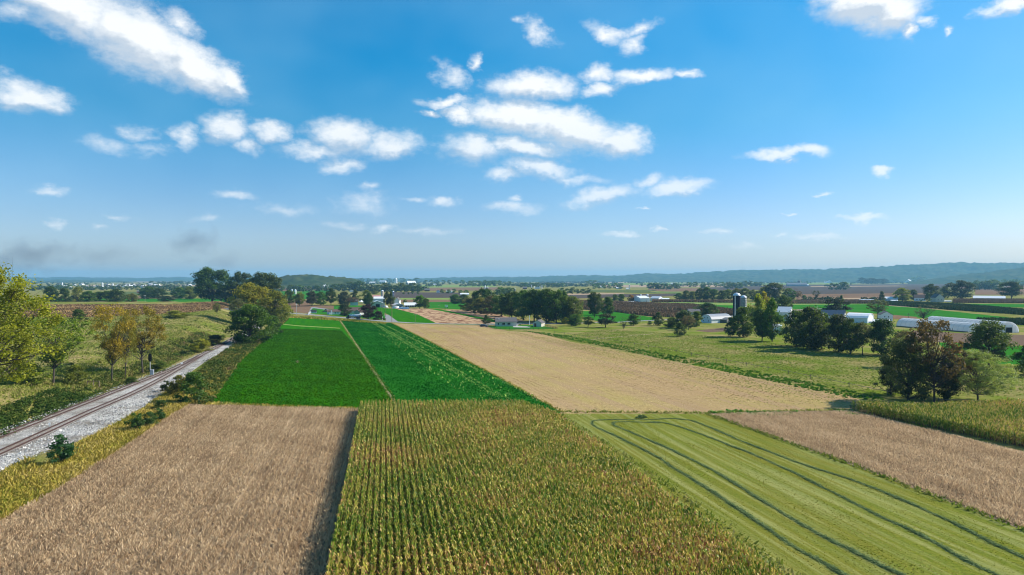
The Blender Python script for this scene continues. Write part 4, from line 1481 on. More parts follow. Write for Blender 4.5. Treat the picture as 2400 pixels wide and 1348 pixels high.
T = tree
# railway bank
T(-55, 965, 620, 330, 'walnut', (.19, .20, .016), 'huge yellow-green walnut tree with sagging bare lower limbs at the picture edge', rz=1.0)
T(125, 899, 742, 150, 'vasey0', (.13, .17, .02), 'small open green tree forking low beside the huge walnut', rz=.5)
T(262, 899, 716, 104, 'vasey1', (.25, .20, .02), 'slender gold-green tree on the bank, first of three with dark trunks', rz=2)
T(293, 890, 738, 66, 'airy0', (.16, .15, .02), 'middle one of three slender trees on the bank, partly hidden', rz=1)
T(335, 880, 718, 106, 'airy1', (.20, .165, .022), 'slender tree leaning its bronze crown towards the signal', rz=4)
T(180, 902, 855, 60, 'bush', OL, 'rounded olive bush between the small open tree and the slender trees', 'bush', 'bush')
T(182, 751, 725, 40, 'bush', DG, 'dark green bush standing alone under the stubble field', 'bush', 'bush')
T(308, 902, 884, 34, 'bush', GN, 'small green bush at the ballast edge left of the signal', 'bush', 'bush')
T(372, 872, 846, 44, 'bush', GN, 'green bush just behind the railway signal', 'bush', 'bush')
T(470, 826, 795, 52, 'bush', YG, 'yellow-green bush on the bank near the shaded track', 'bush', 'bush')
T(505, 810, 785, 50, 'bush', (.05, .05, .02), 'dark brown-green bush in the shade by the track', 'bush', 'bush')
T(508, 742, 710, 22, 'airy', OL, 'small thin tree beside the low grey shed', flat=False)
T(412, 745, 728, 60, 'bush', YG, 'low yellow-green bush on the rim of the plateau', 'bush', 'bush')
T(60, 900, 850, 90, 'bush', YG, 'yellow-green bush under the walnut limbs', 'bush', 'bush')
# trees at the railway bend
T(497, 712, 628, 100, 'oak0', DK, 'largest dark tree on the skyline, left end of the railway grove', rz=.3, flat=True)
T(566, 712, 638, 62, 'oak1', (.05, .07, .025), 'dull green tree second in the railway grove', flat=True)
T(540, 712, 660, 50, 'broad', (.05, .06, .025), 'low grey-green tree between the two tallest of the railway grove', flat=True)
T(618, 722, 640, 78, 'oak2', (.045, .07, .014), 'dark tree with a browning top at the grove end nearest the road', flat=True)
T(583, 757, 664, 100, 'broad0', (.235, .225, .022), 'golden-topped tree in front of the dark railway grove', flat=True)
T(642, 756, 682, 74, 'broad1', (.17, .18, .022), 'olive tree leaning over the corner of the alfalfa', flat=True)
T(560, 762, 700, 56, 'airy', (.11, .10, .05), 'thin grey-brown tree beneath the golden-topped one', flat=True)
T(588, 806, 714, 104, 'broad2', (.060, .105, .014), 'round dark green tree overhanging the railway', flat=True, rz=1)
T(640, 782, 740, 42, 'bush', DG, 'dark green bush at the alfalfa edge behind the round dark tree', 'bush', 'bush')
T(668, 752, 712, 36, 'airy', YG, 'small yellowish tree at the far corner of the alfalfa', flat=True)
# bushes on the near side of the line
T(455, 946, 872, 74, 'bush0', (.055, .125, .018), 'big bright green bush at the corner of the alfalfa', 'bush', 'bush')
T(418, 930, 880, 50, 'bush1', (.13, .12, .02), 'bush with red and yellow sprays at the ballast edge', 'bush', 'bush')
T(388, 920, 892, 24, 'sumac', (.03, .05, .015), 'small dark shrub leaning over the ballast', 'bush', 'bush')
T(142, 1090, 1020, 66, 'sumac', (.030, .095, .026), 'dark green young sumac with long fronds on the ballast slope', 'sumac', 'shrub')
T(318, 1012, 968, 42, 'sumac', (.05, .11, .02), 'leafy green shrub, first of three below the ballast', 'bush', 'bush')
T(348, 1000, 966, 38, 'bush2', (.05, .09, .03), 'grey-green shrub in the middle of three below the ballast', 'bush', 'bush')
T(373, 990, 957, 34, 'sumac', (.045, .11, .02), 'green shrub nearest the big bush, last of three below the ballast', 'bush', 'bush')
T(378, 962, 938, 36, 'bush0', (.07, .12, .02), 'low green shrub spilling onto the ballast', 'bush', 'bush')
# tree line behind the stubble field
ORD = ['first', 'second', 'third', 'fourth', 'fifth', 'sixth', 'seventh', 'eighth', 'ninth', 'tenth', 'eleventh', 'twelfth']
for i, (x, b, t, w, c) in enumerate([(118, 713, 671, 34, DK), (150, 714, 676, 36, DK), (182, 712, 673, 34, OL), (208, 714, 682, 36, DG), (232, 713, 684, 30, DK), (252, 713, 682, 30, DG), (272, 714, 678, 44, DK), (310, 712, 688, 30, OL)]):
    T(x, b, t, w, 'broad', c, ORD[i] + ' tree from the walnut in the dark line behind the stubble field', flat=True, group='trees lining the back of the stubble field')
for i, (x, b, t, w, c) in enumerate([(348, 700, 672, 40, DG), (372, 701, 676, 44, DK), (392, 711, 694, 36, (.04, .055, .03)), (420, 700, 674, 36, DG), (444, 702, 672, 34, OL)]):
    T(x, b, t, w, 'broad', c, ORD[i] + ' hazy tree past the leaning pole, behind the stubble field', flat=True, group='hazy trees between the pole and the tall dark tree')
# trees about the roadside farm
for x, b, t, w, k, c, lb in [
    (677, 714, 680, 30, 'broad', DG, 'dark roadside tree nearest the railway grove by the ploughed field'),
    (702, 717, 686, 28, 'oak', OL, 'olive tree on the brown ploughed field beside the utility pole'),
    (731, 718, 683, 26, 'oak', (.05, .055, .035), 'greyish tree with a bare stem at the ploughed field'),
    (752, 716, 684, 32, 'broad', DG, 'green tree just right of the greyish bare-stemmed one'),
    (776, 715, 676, 28, 'tall0', DK, 'tall dark tree standing above the ploughed field'),
    (808, 716, 684, 36, 'broad', (.05, .06, .04), 'broad grey-green tree behind the brick bungalow'),
    (832, 710, 678, 30, 'conifer', DK, 'dark pointed conifer behind the brick bungalow'),
    (858, 712, 680, 26, 'broad', OL, 'olive tree beside the white gazebo'),
    (865, 722, 686, 26, 'tall1', DK, 'dark upright tree left of the cream barn'),
    (824, 716, 696, 30, 'airy', (.10, .07, .06), 'purplish bare-looking tree behind the long brown roof'),
    (808, 741, 712, 32, 'broad', (.05, .06, .03), 'dark tree shading the white bungalow front'),
    (842, 737, 723, 15, 'conifer', DG, 'small green spruce at the house gable'),
    (863, 748, 713, 44, 'broad0', PU, 'round dark purple tree beside the tanker truck'),
    (889, 750, 730, 28, 'bush', (.03, .025, .015), 'dark clipped bush beside the driveway'),
    (907, 719, 682, 17, 'tall0', (.06, .08, .02), 'narrow vine-covered tree left of the farmyard pole'),
    (917, 719, 683, 16, 'tall1', (.06, .08, .02), 'narrow vine-covered tree right beside the second silo'),
    (984, 724, 692, 28, 'oak', GN, 'larger green tree at the end of the long white-roofed shed'),
    (998, 724, 699, 18, 'broad', GN, 'smaller green tree leaning beside the larger one by the shed'),
    (950, 710, 702, 11, 'bush', DG, 'round bush in the field behind the white-roofed shed'),
    (1068, 712, 690, 30, 'broad', DG, 'rounded tree at the far edge of the green meadow'),
    (1086, 712, 690, 26, 'broad', DG, 'second rounded tree at the meadow edge, touching the grove'),
    (877, 690, 681, 20, 'broad', OL, 'pale green tree by the red-roofed barn'),
    # the long grove
    (1096, 729, 698, 32, 'broad', OL, 'olive tree at the low left end of the long grove'),
    (1112, 731, 684, 30, 'tall1', (.06, .065, .03), 'brownish dark tree second in the long grove'),
    (1135, 733, 677, 40, 'oak', DK, 'dark domed tree standing above the olive ones in the grove'),
    (1126, 736, 698, 36, 'broad', OL, 'olive-grey tree under the dark domed one'),
    (1150, 739, 694, 40, 'broad', (.10, .10, .04), 'brownish olive tree before the grove darkens'),
    (1176, 742, 690, 42, 'broad', DG, 'dark green tree where the grove rises behind the house'),
    (1200, 746, 684, 46, 'oak', DK, 'dark grove tree directly behind the cream house roof'),
    (1226, 750, 681, 50, 'broad', DG, 'tall dark grove tree right of the house roof'),
    (1252, 753, 679, 50, 'oak', DK, 'tallest stretch of the grove, behind the white pole'),
    (1280, 755, 678, 52, 'broad', DK, 'tall dark tree behind the garden shed'),
    (1304, 757, 681, 46, 'oak', DG, 'dark tree just right of the garden shed in the grove'),
    (1321, 752, 682, 30, 'tall0', DK, 'dark pointed top rising near the grove end'),
    (1342, 757, 695, 50, 'broad', (.09, .125, .025), 'sunlit yellow-green tree ending the grove'),  # sunlit look put into a lighter leaf colour
    (1330, 757, 720, 30, 'broad', GY, 'small grey-green tree low in the sunlit end of the grove'),
    (1325, 759, 744, 16, 'bush', YL, 'small yellow shrub at the foot of the grove'),
    (1347, 764, 737, 28, 'broad', DG, 'low green tree at the roadside end of the grove'),
    (1139, 760, 739, 18, 'juniper', (.05, .07, .015), 'cone-shaped evergreen beside the dark blue car'),
    # in and about the pasture
    (1393, 744, 685, 37, 'oak', (.05, .075, .018), 'taller of two oaks standing before the brown corn strips'),
    (1424, 739, 696, 34, 'broad', DG, 'shorter and rounder of two oaks before the brown corn strips'),
    (1378, 767, 742, 28, 'umbrella', DK, 'small lollipop tree at the pasture edge'),
    (1419, 768, 735, 46, 'umbrella', (.045, .06, .03), 'umbrella-shaped tree with a wide low crown in the pasture'),
    (1462, 773, 743, 22, 'bare', (.09, .08, .04), 'thin half-bare tree between umbrella tree and leafy bush'),
    (1484, 763, 736, 30, 'broad', DG, 'bushy dark tree beside the thin half-bare one'),
    (1543, 764, 732, 32, 'juniper', DK, 'very round dark tree alone by the road'),
    (1522, 762, 752, 12, 'bush', DG, 'little bush left of the very round dark tree'),
    (1574, 768, 744, 34, 'broad', DG, 'low dark tree starting the clump before the white barn'),
    (1604, 770, 727, 46, 'broad', (.06, .08, .03), 'grey-green main tree of the clump before the white barn'),
    (1614, 774, 740, 34, 'airy', (.11, .075, .05), 'reddish thin tree in front of the clump'),
    (1632, 766, 730, 28, 'broad', GN, 'green tree of the clump nearest the white barn'),
    (1593, 789, 756, 30, 'juniper', (.06, .08, .03), 'free-standing pointed bush in the pasture before the clump'),
    (1656, 742, 710, 52, 'broad', DK, 'wide dark tree behind the round-roofed white barn'),
    # behind the right-hand farm
    (1712, 789, 744, 30, 'juniper', DK, 'dark juniper standing at the left end of the pasture tree row'),
    (1741, 790, 720, 44, 'broad', DG, 'dark tree in front of the blue silo'),
    (1776, 770, 690, 44, 'tall1', YG, 'yellow tree rising right of the silos'),
    (1790, 760, 684, 34, 'tall0', (.24, .22, .03), 'second yellow tree, tallest beside the silos'),
    (1786, 799, 722, 44, 'oak', DK, 'dark tree with a straight trunk below the yellow trees'),
    (1810, 801, 700, 44, 'tall1', DG, 'tall dark tree with gold flecks right of the yellow trees'),
    (1836, 745, 692, 42, 'broad', (.07, .10, .03), 'grey-green tree behind the hidden white farmhouse'),
    (1816, 706, 663, 58, 'broad', (.045, .065, .022), 'big domed tree far behind the silos'),
    (1792, 704, 673, 36, 'broad', OL, 'olive tree left of the big far dome'),
    (1849, 704, 676, 30, 'broad', DG, 'green tree right of the big far dome'),
    (1870, 704, 682, 26, 'airy', (.11, .085, .045), 'rust-tinged tree at the end of the far hedge'),
    (1884, 704, 692, 15, 'bush', DG, 'green bush ending the far hedge'),
    (1913, 704, 681, 18, 'vasey', (.06, .07, .045), 'lone vase-shaped tree on the brown field'),
    (1868, 812, 728, 60, 'broad', DK, 'dark spreading tree over the parked farm car'),
    (1902, 820, 720, 76, 'broad', (.045, .072, .018), 'biggest tree of the pasture row, with twin trunks'),
    (1925, 818, 735, 56, 'oak', DG, 'full green tree touching the biggest of the pasture row'),
    (1966, 826, 738, 58, 'broad', (.045, .06, .02), 'dull green tree before the dark blue barn roof'),
    (1992, 830, 748, 54, 'broad', DK, 'dark tree with several stems before the white hoop barn'),
    (2022, 832, 755, 46, 'airy', (.08, .075, .03), 'thin brownish tree in the gap of the pasture row'),
    (2070, 833, 748, 62, 'broad', (.035, .06, .015), 'dense dark tree ending the pasture row by the greenhouses'),
    (2048, 828, 762, 34, 'airy', OL, 'slim olive tree against the dense dark one'),
    (1955, 740, 700, 72, 'umbrella', (.02, .032, .014), 'wide black-green pine behind the farm roofs'),
    (1972, 722, 692, 20, 'conifer', DG, 'pointed fir poking above the wide pine'),
    (2056, 747, 702, 50, 'airy', (.085, .10, .035), 'airy olive tree beside the small white farmhouse'),
    (2165, 749, 713, 56, 'bare', (.09, .085, .06), 'nearly bare bushy tree behind the greenhouses'),
    (2066, 705, 683, 24, 'conifer', DK, 'dark layered spruce on the far road'),
    (2114, 705, 675, 36, 'broad', YG, 'yellow-green round tree before the far white shed'),
    (2140, 703, 679, 20, 'broad', (.06, .09, .03), 'pale green tree right of the yellow-green round one'),
    (2182, 705, 666, 40, 'broad', (.045, .06, .03), 'grey-green tree left of the cream gabled house'),
    (2173, 708, 686, 22, 'conifer', DK, 'blue-green spruce before the cream gabled house'),
    (2213, 700, 672, 22, 'broad', DG, 'small tree squeezed between house and giant dome'),
    (2252, 701, 658, 70, 'broad', (.035, .055, .02), 'giant dark domed tree behind the far houses'),
    (2371, 701, 660, 50, 'oak', (.035, .055, .02), 'large dark tree at the end of the long white shed'),
    # the near group beside the small corn field
    (2130, 940, 790, 118, 'willow', (.060, .090, .035), 'weeping dark grey-green tree nearest the corn tip'),
    (2088, 925, 850, 74, 'willow', (.035, .05, .020), 'drooping skirt of dark foliage beside the weeping tree'),
    (2190, 946, 750, 124, 'dying', (.105, .078, .042), 'tall sparse tree with rust-brown dying leaves'),
    (2216, 942, 838, 60, 'tall1', (.035, .05, .020), 'ivy-wrapped stub of a tree right of the rusty one'),
    (2222, 934, 816, 116, 'dying', (.16, .105, .045), 'orange-leaved branches spreading over the ivy-wrapped stub'),
    (2292, 940, 822, 158, 'walnut', (.20, .25, .08), 'light green spreading tree with dark forked trunks'),
    (2318, 862, 752, 100, 'oak0', (.06, .085, .018), 'full tree with a yellowing top before the long greenhouse'),
    (2412, 880, 806, 76, 'juniper', DK, 'dark evergreen cut by the picture edge'),
    (2120, 860, 775, 60, 'airy', (.10, .085, .04), 'bronze-topped thin tree behind the weeping tree'),
]:
    if 1090 < x < 1350 and b > 728:
        w *= 1.25
    elif 1700 < x < 2080 and b > 765:
        w *= 1.15
    nm = 'bush' if ('bush' in lb.split()[:4] or 'shrub' in lb) else ('conifer_tree' if k in ('conifer', 'juniper') else 'tree')
    T(x, b, t, w, k, c, lb, nm, 'bush' if nm == 'bush' else ('evergreen tree' if nm == 'conifer_tree' else 'tree'))
# hedge of the far right
for i, (x, b, t, w, c) in enumerate([(1592, 702, 687, 26, DG), (1608, 703, 681, 24, DK), (1624, 702, 683, 24, OL), (1641, 703, 676, 26, DK), (1655, 703, 673, 26, DG), (1672, 703, 678, 28, DG), (1690, 704, 681, 26, DK), (1707, 703, 678, 26, OL), (1726, 703, 676, 28, OL), (1745, 703, 675, 28, (.13, .13, .03)), (1765, 704, 679, 26, OL)]):
    T(x, b, t, w, 'broad', c, ORD[i] + ' tree from the white barns in the hedge behind the corn strip', group='hedge trees behind the corn strip')
T(1479, 707, 691, 17, 'broad', RU, 'small rust-red tree beside the white barn group')
T(1456, 707, 689, 18, 'broad', DG, 'small dark tree left of the rust-red one')
T(1441, 706, 690, 16, 'broad', DG, 'smallest dark tree two places left of the rust-red one')
T(1547, 704, 695, 10, 'bush', DG, 'small bush among the white farm buildings', 'bush', 'bush')

# groves farther out: members of one grove look alike
GROVES = [
    (650, 775, 683, 668, 6, DG, 'hazy tree below the wooded hill'), (778, 860, 683, 660, 7, DK, 'dark hazy tree of the line beyond the roadside farm'),
    (865, 990, 685, 664, 9, DK, 'dark hazy tree right of centre beyond the silo'), (838, 985, 664, 652, 9, DG, 'small blue-green tree by the far white farms'),
    (990, 1090, 667, 656, 7, DG, 'small blue-green tree of the far line above the tan field'), (1095, 1200, 671, 658, 9, DG, 'hazy tree of the long far row above the grove'),
    (1130, 1150, 670, 657, 3, DK, 'upright dark tree at the end of the long far row'), (1160, 1205, 692, 674, 5, DG, 'hazy tree just above the long grove'),
    (1215, 1325, 675, 663, 9, DG, 'hazy tree by the far twin silos'), (1310, 1385, 689, 674, 6, DK, 'dark hazy tree above the tan strip'),
    (1385, 1460, 677, 664, 6, DG, 'hazy tree round the distant white sheds'), (1522, 1576, 679, 664, 6, DK, 'tree of the dark rounded grove in the brown fields'),
    (1580, 1592, 677, 663, 2, DK, 'tree beside the dark rounded grove'), (1606, 1700, 673, 661, 6, DG, 'hazy tree below the long wooded ridge'),
    (1702, 1738, 677, 659, 4, DK, 'dark tree of the clump left of the far dome'), (1742, 1790, 671, 658, 4, DK, 'blue-green tree of the second clump under the ridge'),
    (1945, 1985, 680, 662, 4, DK, 'tree of the compact clump on the dark field'), (2016, 2080, 666, 652, 12, (.02, .035, .014), 'dark upright tree of the plantation under the ridge'),
    (2090, 2104, 663, 654, 2, DK, 'tree just right of the dark plantation'), (2138, 2166, 663, 647, 4, DG, 'tree beside the far white barns under the ridge'),
    (2292, 2345, 680, 656, 5, DG, 'blue-green tree round the far white house'), (2275, 2290, 680, 660, 2, DG, 'tree between giant dome and far white house'),
    (2350, 2460, 672, 656, 6, DG, 'hazy tree behind the long white shed'), (130, 330, 680, 669, 14, DG, 'hazy tree among the far white farms'),
    (350, 460, 668, 659, 8, DK, 'small dark tree on the far rise'), (1840, 1900, 666, 660, 4, DG, 'low tree by the grey-roofed farm'), (1640, 1655, 677, 666, 2, DK, 'pair tree under the ridge, left side'),
    (1370, 1400, 668, 655, 3, DG, 'upper tree on the far pale green slope'), (940, 985, 690, 684, 4, DG, 'small tree beside the far houses'), (1030, 1100, 688, 678, 5, DG, 'small tree by the low far buildings'),
]
for (x0, x1, b, t, n_, c, lb) in GROVES:
    for k in range(n_):
        x = x0 + (x1 - x0) * (k + 0.5) / n_ + random.uniform(-1.5, 1.5)
        bb = b + random.uniform(-.7, .3)
        hh = (b - t) * random.uniform(.75, 1.08)
        T(x, bb, bb - hh, hh * random.uniform(1.0, 1.5), 'far', c, lb, group='trees: ' + lb)

# far woods that read as one mass
WOOD = tint_mat('far_woodland_leaf', [(0.0, (0.022, 0.045, 0.014)), (0.6, (0.05, 0.08, 0.022)), (1.0, (0.11, 0.11, 0.035))], 0.15)


def wood(px0, px1, y0, y1, n_, R, label, seed, zf=None):
    r = np.random.default_rng(seed)
    pts = []
    while len(pts) < n_:
        x, y = r.uniform(px0, px1), r.uniform(y0, y1)
        if snoise(np.array(x), np.array(y * 9), 60, seed) < -0.15 and r.random() < .9:
            continue
        p = at(x, y)
        pts.append((p.x, p.y, zf(p.x, p.y) if zf else 0))
    C = np.array(pts)
    Rr = R * r.uniform(.6, 1.25, n_)
    C[:, 2] += Rr * .5
    V, Fq, _ = leafball(C, Rr, 34, R * .26, .85, .5)
    t = np.repeat(r.uniform(0, 1, n_), 34 * 4)
    o = link(bpy.data.objects.new('woodland', np_mesh('woodland', V, Fq, WOOD, t)))
    return tag(o, label, None, None, 'stuff')


wood(560, 1000, 659.5, 667, 420, 8, 'hazy woods in the far valley left of centre', 301)
wood(1000, 1500, 659.5, 664, 420, 9, 'hazy woods in the far valley at the centre', 302)
wood(1500, 2450, 660, 665, 520, 8, 'hazy woods along the foot of the right-hand ridge', 303)
wood(60, 600, 659.5, 664.5, 420, 8, 'hazy woods beyond the far white farms', 304)
wood(640, 1000, 667, 684, 230, 7, 'hazy woodland below the wooded hill and round the far farms', 308)
wood(1500, 2000, 664, 672, 130, 7, 'scattered hazy woodland on the brown fields', 309)
wood(1000, 1500, 664, 672, 170, 7, 'hazy hedges between the far fields', 310)
wood(60, 600, 664, 682, 300, 7, 'hazy woods among the far white farms', 311)
wood(1190, 1460, 665, 672, 130, 7, 'scattered hazy woodland above the tan strip', 305)
wood(330, 480, 668, 690, 120, 6, 'hazy woodland between the far farms and the stubble', 306)
wood(1880, 2120, 702, 704, 60, 3, 'low hedge growth along the far brown corn', 307)

# ---------------------------------------------------------------- hills
HILLM = field_mat('wooded_hill', (0.014, 0.030, 0.008), (0.045, 0.070, 0.016), (0.07, 0.08, 0.025), fine=0.04, broad=0.009, bump=0.0)


def ridge(name, sil, D0, D1, foot, back, step=14.0, lump=5.0, nt_=60, seed=0, pw=1.0, z0=-1.0):
    """wooded ridge: sil = where its crest is seen, D0..D1 its distance at either end"""
    X = np.array([s[0] for s in sil], float)
    Y = np.array([s[1] for s in sil], float)
    n_ = int((X[-1] - X[0]) / F * (D0 + D1) / 2 / step)
    xs_ = np.linspace(X[0], X[-1], n_)
    ysil = np.interp(xs_, X, Y)
    k_ = np.ones(9) / 9
    ysil = np.convolve(np.pad(ysil, 4, 'edge'), k_, 'valid')
    D = np.interp(xs_, [X[0], X[-1]], [D0, D1])
    u = (xs_ - 1200) / F
    hz_ = CAM_H + (HOR - ysil) / F * D
    T_ = np.linspace(0, 1, nt_)
    dist = np.where(T_ < .7, -foot * (1 - T_ / .7), back * (T_ - .7) / .3)
    prof_ = np.where(T_ < .7, np.sin(T_ / .7 * math.pi / 2) ** 1.3, np.cos((T_ - .7) / .3 * math.pi / 2))
    yy = D[None, :] + dist[:, None]
    xx = yy * u[None, :]
    r = np.random.default_rng(seed)
    zz = hz_[None, :] * prof_[:, None]
    fold = 1 - 0.42 * (0.5 + 0.5 * snoise(xx, yy * .3, 330, seed)) * np.sin(np.clip(T_ / .7, 0, 1) * math.pi)[:, None]
    cz = np.repeat(np.repeat(r.random((nt_ // 3 + 2, n_ // 3 + 2)), 3, 0), 3, 1)
    cz = (cz[2:2 + nt_, 2:2 + n_] + cz[:nt_, :n_] + cz[1:1 + nt_, 1:1 + n_] + cz[:nt_, 2:2 + n_] + cz[2:2 + nt_, :n_]) / 5 - .7
    zz = zz * fold + (r.uniform(-1, .35, zz.shape) * lump * .6 + cz * lump * 2.6) * (prof_[:, None] ** .3) - lump * 0.1 + z0 * (1 - prof_[:, None])
    V = np.stack([xx, yy, zz], -1).reshape(-1, 3)
    i = (np.arange(nt_ - 1)[:, None] * n_ + np.arange(n_ - 1)[None]).ravel()
    Fq = np.stack([i, i + 1, i + n_ + 1, i + n_], 1)
    o = link(bpy.data.objects.new(name, np_mesh(name, V, Fq, HILLM, smooth=True)))
    return tag(o, kind='structure')


ridge('hills', [(-900, 640), (-300, 646), (80, 650), (200, 649), (330, 651), (400, 649), (560, 650), (700, 651), (830, 651), (960, 653), (1100, 652), (1250, 652)], 10500, 10500, 1800, 1200, 30, 7, 34, 1)
ridge('hills', [(60, 658), (110, 656), (170, 655), (215, 657), (300, 658)], 7000, 7000, 800, 500, 20, 6, 24, 5)
ridge('hills', [(900, 656), (1060, 649.5), (1150, 648.5), (1230, 648.5), (1290, 646), (1380, 644), (1450, 646), (1520, 639.5), (1580, 642), (1640, 637.5), (1720, 633), (1830, 631.5), (1940, 630), (2000, 626.5), (2100, 621), (2180, 617.5), (2250, 614), (2330, 616), (2400, 616), (2700, 612), (3100, 618)], 9500, 5600, 1500, 900, 13, 7, 70, 2)
ridge('hills', [(2130, 659), (2200, 650), (2260, 642), (2330, 634), (2400, 626), (2600, 616), (3000, 640)], 4900, 4700, 900, 700, 12, 6, 50, 3)
ridge('wooded_hill', [(560, 658), (610, 652), (650, 648), (690, 643), (727, 641), (745, 647), (763, 645.5), (800, 649), (822, 652), (845, 659)], 2700, 2700, 450, 400, 9, 6, 46, 4)

# ---------------------------------------------------------------- buildings


def facing(p):
    """turn that sets a thing's front square to the line of sight"""
    return -math.atan2(p.x, p.y)


def gable(name, label, cat, p, rz, w, d, eave, ridge, wall, roof, axis='x', over=0.35, windows=(), door=None, chimney=None, slope=None, group=None, roof_kind='gable', cupola=False):
    """p = middle of the front wall's foot; local x along the front, y away from the viewer"""
    o = empty(name, p, rz)
    if roof_kind == 'gambrel':
        pf = [(-.5, eave / ridge), (-.40, .72), (-.22, .92), (0, 1.0), (.22, .92), (.40, .72), (.5, eave / ridge)]
    else:
        pf = [(-.5, eave / ridge), (0, 1.0), (.5, eave / ridge)]
    span = d if axis == 'x' else w
    cen = d / 2 if axis == 'x' else 0.0
    out = [(cen - span / 2, 0)] + [(cen + a * span, b * ridge - .04) for a, b in pf] + [(cen + span / 2, 0)]
    m = MB()
    if axis == 'x':
        m.prism(out, -w / 2, w / 2, 'x')
    else:
        m.prism(out, 0, d, 'y')
    m.build('wall', wall, o)
    k = 1 + 2 * over / span
    top = [(cen + a * span * k, b * ridge - (0.0 if abs(a) < .49 else over * .45)) for a, b in pf]
    th = 0.18
    ring = top + [(u, z + th) for u, z in top[::-1]]
    m = MB()
    if axis == 'x':
        m.prism(ring, -w / 2 - over, w / 2 + over, 'x')
    else:
        m.prism(ring, -over, d + over, 'y')
    m.build('roof', roof, o)
    for (x, z, ww, hh) in windows:
        fr = MB().box(x - ww / 2 - .1, x + ww / 2 + .1, -.05, .01, z - .1, z + hh + .1).build('window', WPAINT, o)
        MB().box(x - ww / 2, x + ww / 2, -.09, -.055, z, z + hh).build('pane', GLASS, fr)
    if door:
        x, ww, hh = door[:3]
        MB().box(x - ww / 2, x + ww / 2, -.08, .01, 0, hh).build('door', door[3] if len(door) > 3 else DARK, o)  # a DARK panel stands in for the shade of an open doorway
    if chimney:
        MB().box(chimney - .4, chimney + .4, cen - .35, cen + .35, ridge - .8, ridge + 1.1).build('chimney', BRICK, o)
    if cupola:
        c = MB().box(-.7, .7, cen - .7, cen + .7, ridge, ridge + 1.3).build('cupola', WPAINT, o)
        MB().lathe([(1.1, ridge + 1.3), (.6, ridge + 1.7), (.02, ridge + 2.2)], 0, cen, 8).build('cupola_roof', roof, c)
    return tag(o, label, cat, group)


def bld(name, label, cat, px, py, wpx, eave_px, ridge_px, dep, wall, roof, axis='x', rot=0.0, **kw):
    p = at(px, py)
    k = p.y / F
    if 'windows' in kw:
        kw['windows'] = [(a * k, b * k, c * k, d * k) for a, b, c, d in kw['windows']]
    if kw.get('door'):
        kw['door'] = tuple([v * k for v in kw['door'][:3]] + list(kw['door'][3:]))
    return gable(name, label, cat, p, facing(p) + rot, wpx * k, dep, eave_px * k, ridge_px * k, wall, roof, axis, **kw)


def silo(label, px, py, wpx, hpx, mat, domemat, dome=0.5, ladder=True, hoop=None):
    p = at(px, py)
    k = p.y / F
    r, h = wpx * k / 2, hpx * k
    o = empty('silo', p, facing(p))
    hb = h - r * dome * 1.6
    m = MB().lathe([(r, 0), (r, hb)], n=20)
    nb = int(hb / 1.5)
    m.build('cylinder_wall', mat, o)
    for i in range(1, min(nb, 14)):
        z = hb * i / min(nb, 14)
        MB().lathe([(r + .02, z - .05), (r + .06, z), (r + .02, z + .05)], n=20).build('hoop', hoop or GALV, o)
    MB().lathe([(r + .08, hb), (r * .95, hb + r * dome * .55), (r * .72, hb + r * dome * 1.1), (r * .35, hb + r * dome * 1.45), (.05, hb + r * dome * 1.6)], n=20).build('dome', domemat, o, True)
    if ladder:
        MB().box(-r * .55, -r * .55 + .75, -r - .35, -r * .8, 0, hb + .4).build('chute', GALV, o)
    return tag(o, label, 'silo')


# the cream house by the road
p = at(1187, 765.5)
k = p.y / F
ho = gable('house', 'cream ranch house with a dark shingle roof inside the wooden fence', 'house', p + Vector((0, 1, 0)), facing(p) + .10, 48 * k, 8.5, 2.9, 5.0, CREAMZ, GROOF, 'x', .5,
           windows=[(-19 * k, 1.0, 1.0, 1.15), (-8.2 * k, 1.0, 1.0, 1.15), (-5.2 * k, 1.0, 1.0, 1.15), (4.2 * k, 1.0, 1.0, 1.15), (7.4 * k, 1.0, 1.0, 1.15)], chimney=None)
MB().tube((-17 * k, 2.2, 3.6), (-17 * k, 2.2, 5.0), .12).build('vent_pipe', WPAINT, ho)
MB().box(2, 2.5, 6.0, 6.5, 4.6, 6.3).build('chimney', BRICK, ho)
p = at(1259, 766)
gable('garden_shed', 'small pale shed with an open brown door behind the wooden fence', 'shed', p, facing(p) - .35, 5.2, 6.5, 2.3, 3.9, CREAMZ, GROOF, 'y', .3, door=(-1.2, 1.3, 2.0, plain('brown_door', (.14, .06, .03))))
# roadside farm
bld('barn', 'cream gable-fronted machine shed with a dark open doorway', 'barn', 884.5, 721, 30, 10, 15.5, 20, CREAM, WROOF, 'y', .05, door=(0.8, 9, 8))
bld('barn', 'tall white barn rising behind the cream machine shed', 'barn', 889, 717, 25, 17, 21, 18, WHITE, WROOF, 'x', over=.3, windows=[(9, 5, 1.6, 2.2)])
bld('barn', 'barn with a faded red metal roof beside the silo', 'barn', 882, 712, 19, 14, 20, 14, WHITE, RROOF, 'x')
silo('tall silo with a bright dome behind the white barn', 896, 713, 6.2, 33, plain('rust_stained_concrete', (.42, .36, .32), .8, .25, .6), plain('shiny_dome', (.75, .77, .8), .3))
silo('thin dark blue silo with a white cap beside the vine-covered trees', 921.5, 717, 4.6, 35, plain('navy_enamel', (.05, .05, .16), .4), plain('shiny_dome', (.75, .77, .8), .3))
bld('barn', 'small white barn half hidden by the navy silo', 'barn', 930, 716, 11, 12, 18, 10, WHITE, GROOF, 'y', -.2)
bld('open_shed', 'low open-fronted shed with a grey roof right of the navy silo', 'shed', 935, 720, 22, 4.5, 9, 12, CREAM, WROOF, 'y', .25, door=(0, 14, 3.5))
sh = bld('long_shed', 'long animal shed with a bright white roof and dark open bays', 'shed', 962.5, 720.5, 29, 5, 10.5, 12, CREAM, WROOF, 'x', over=.5)
k = at(962, 720.5).y / F
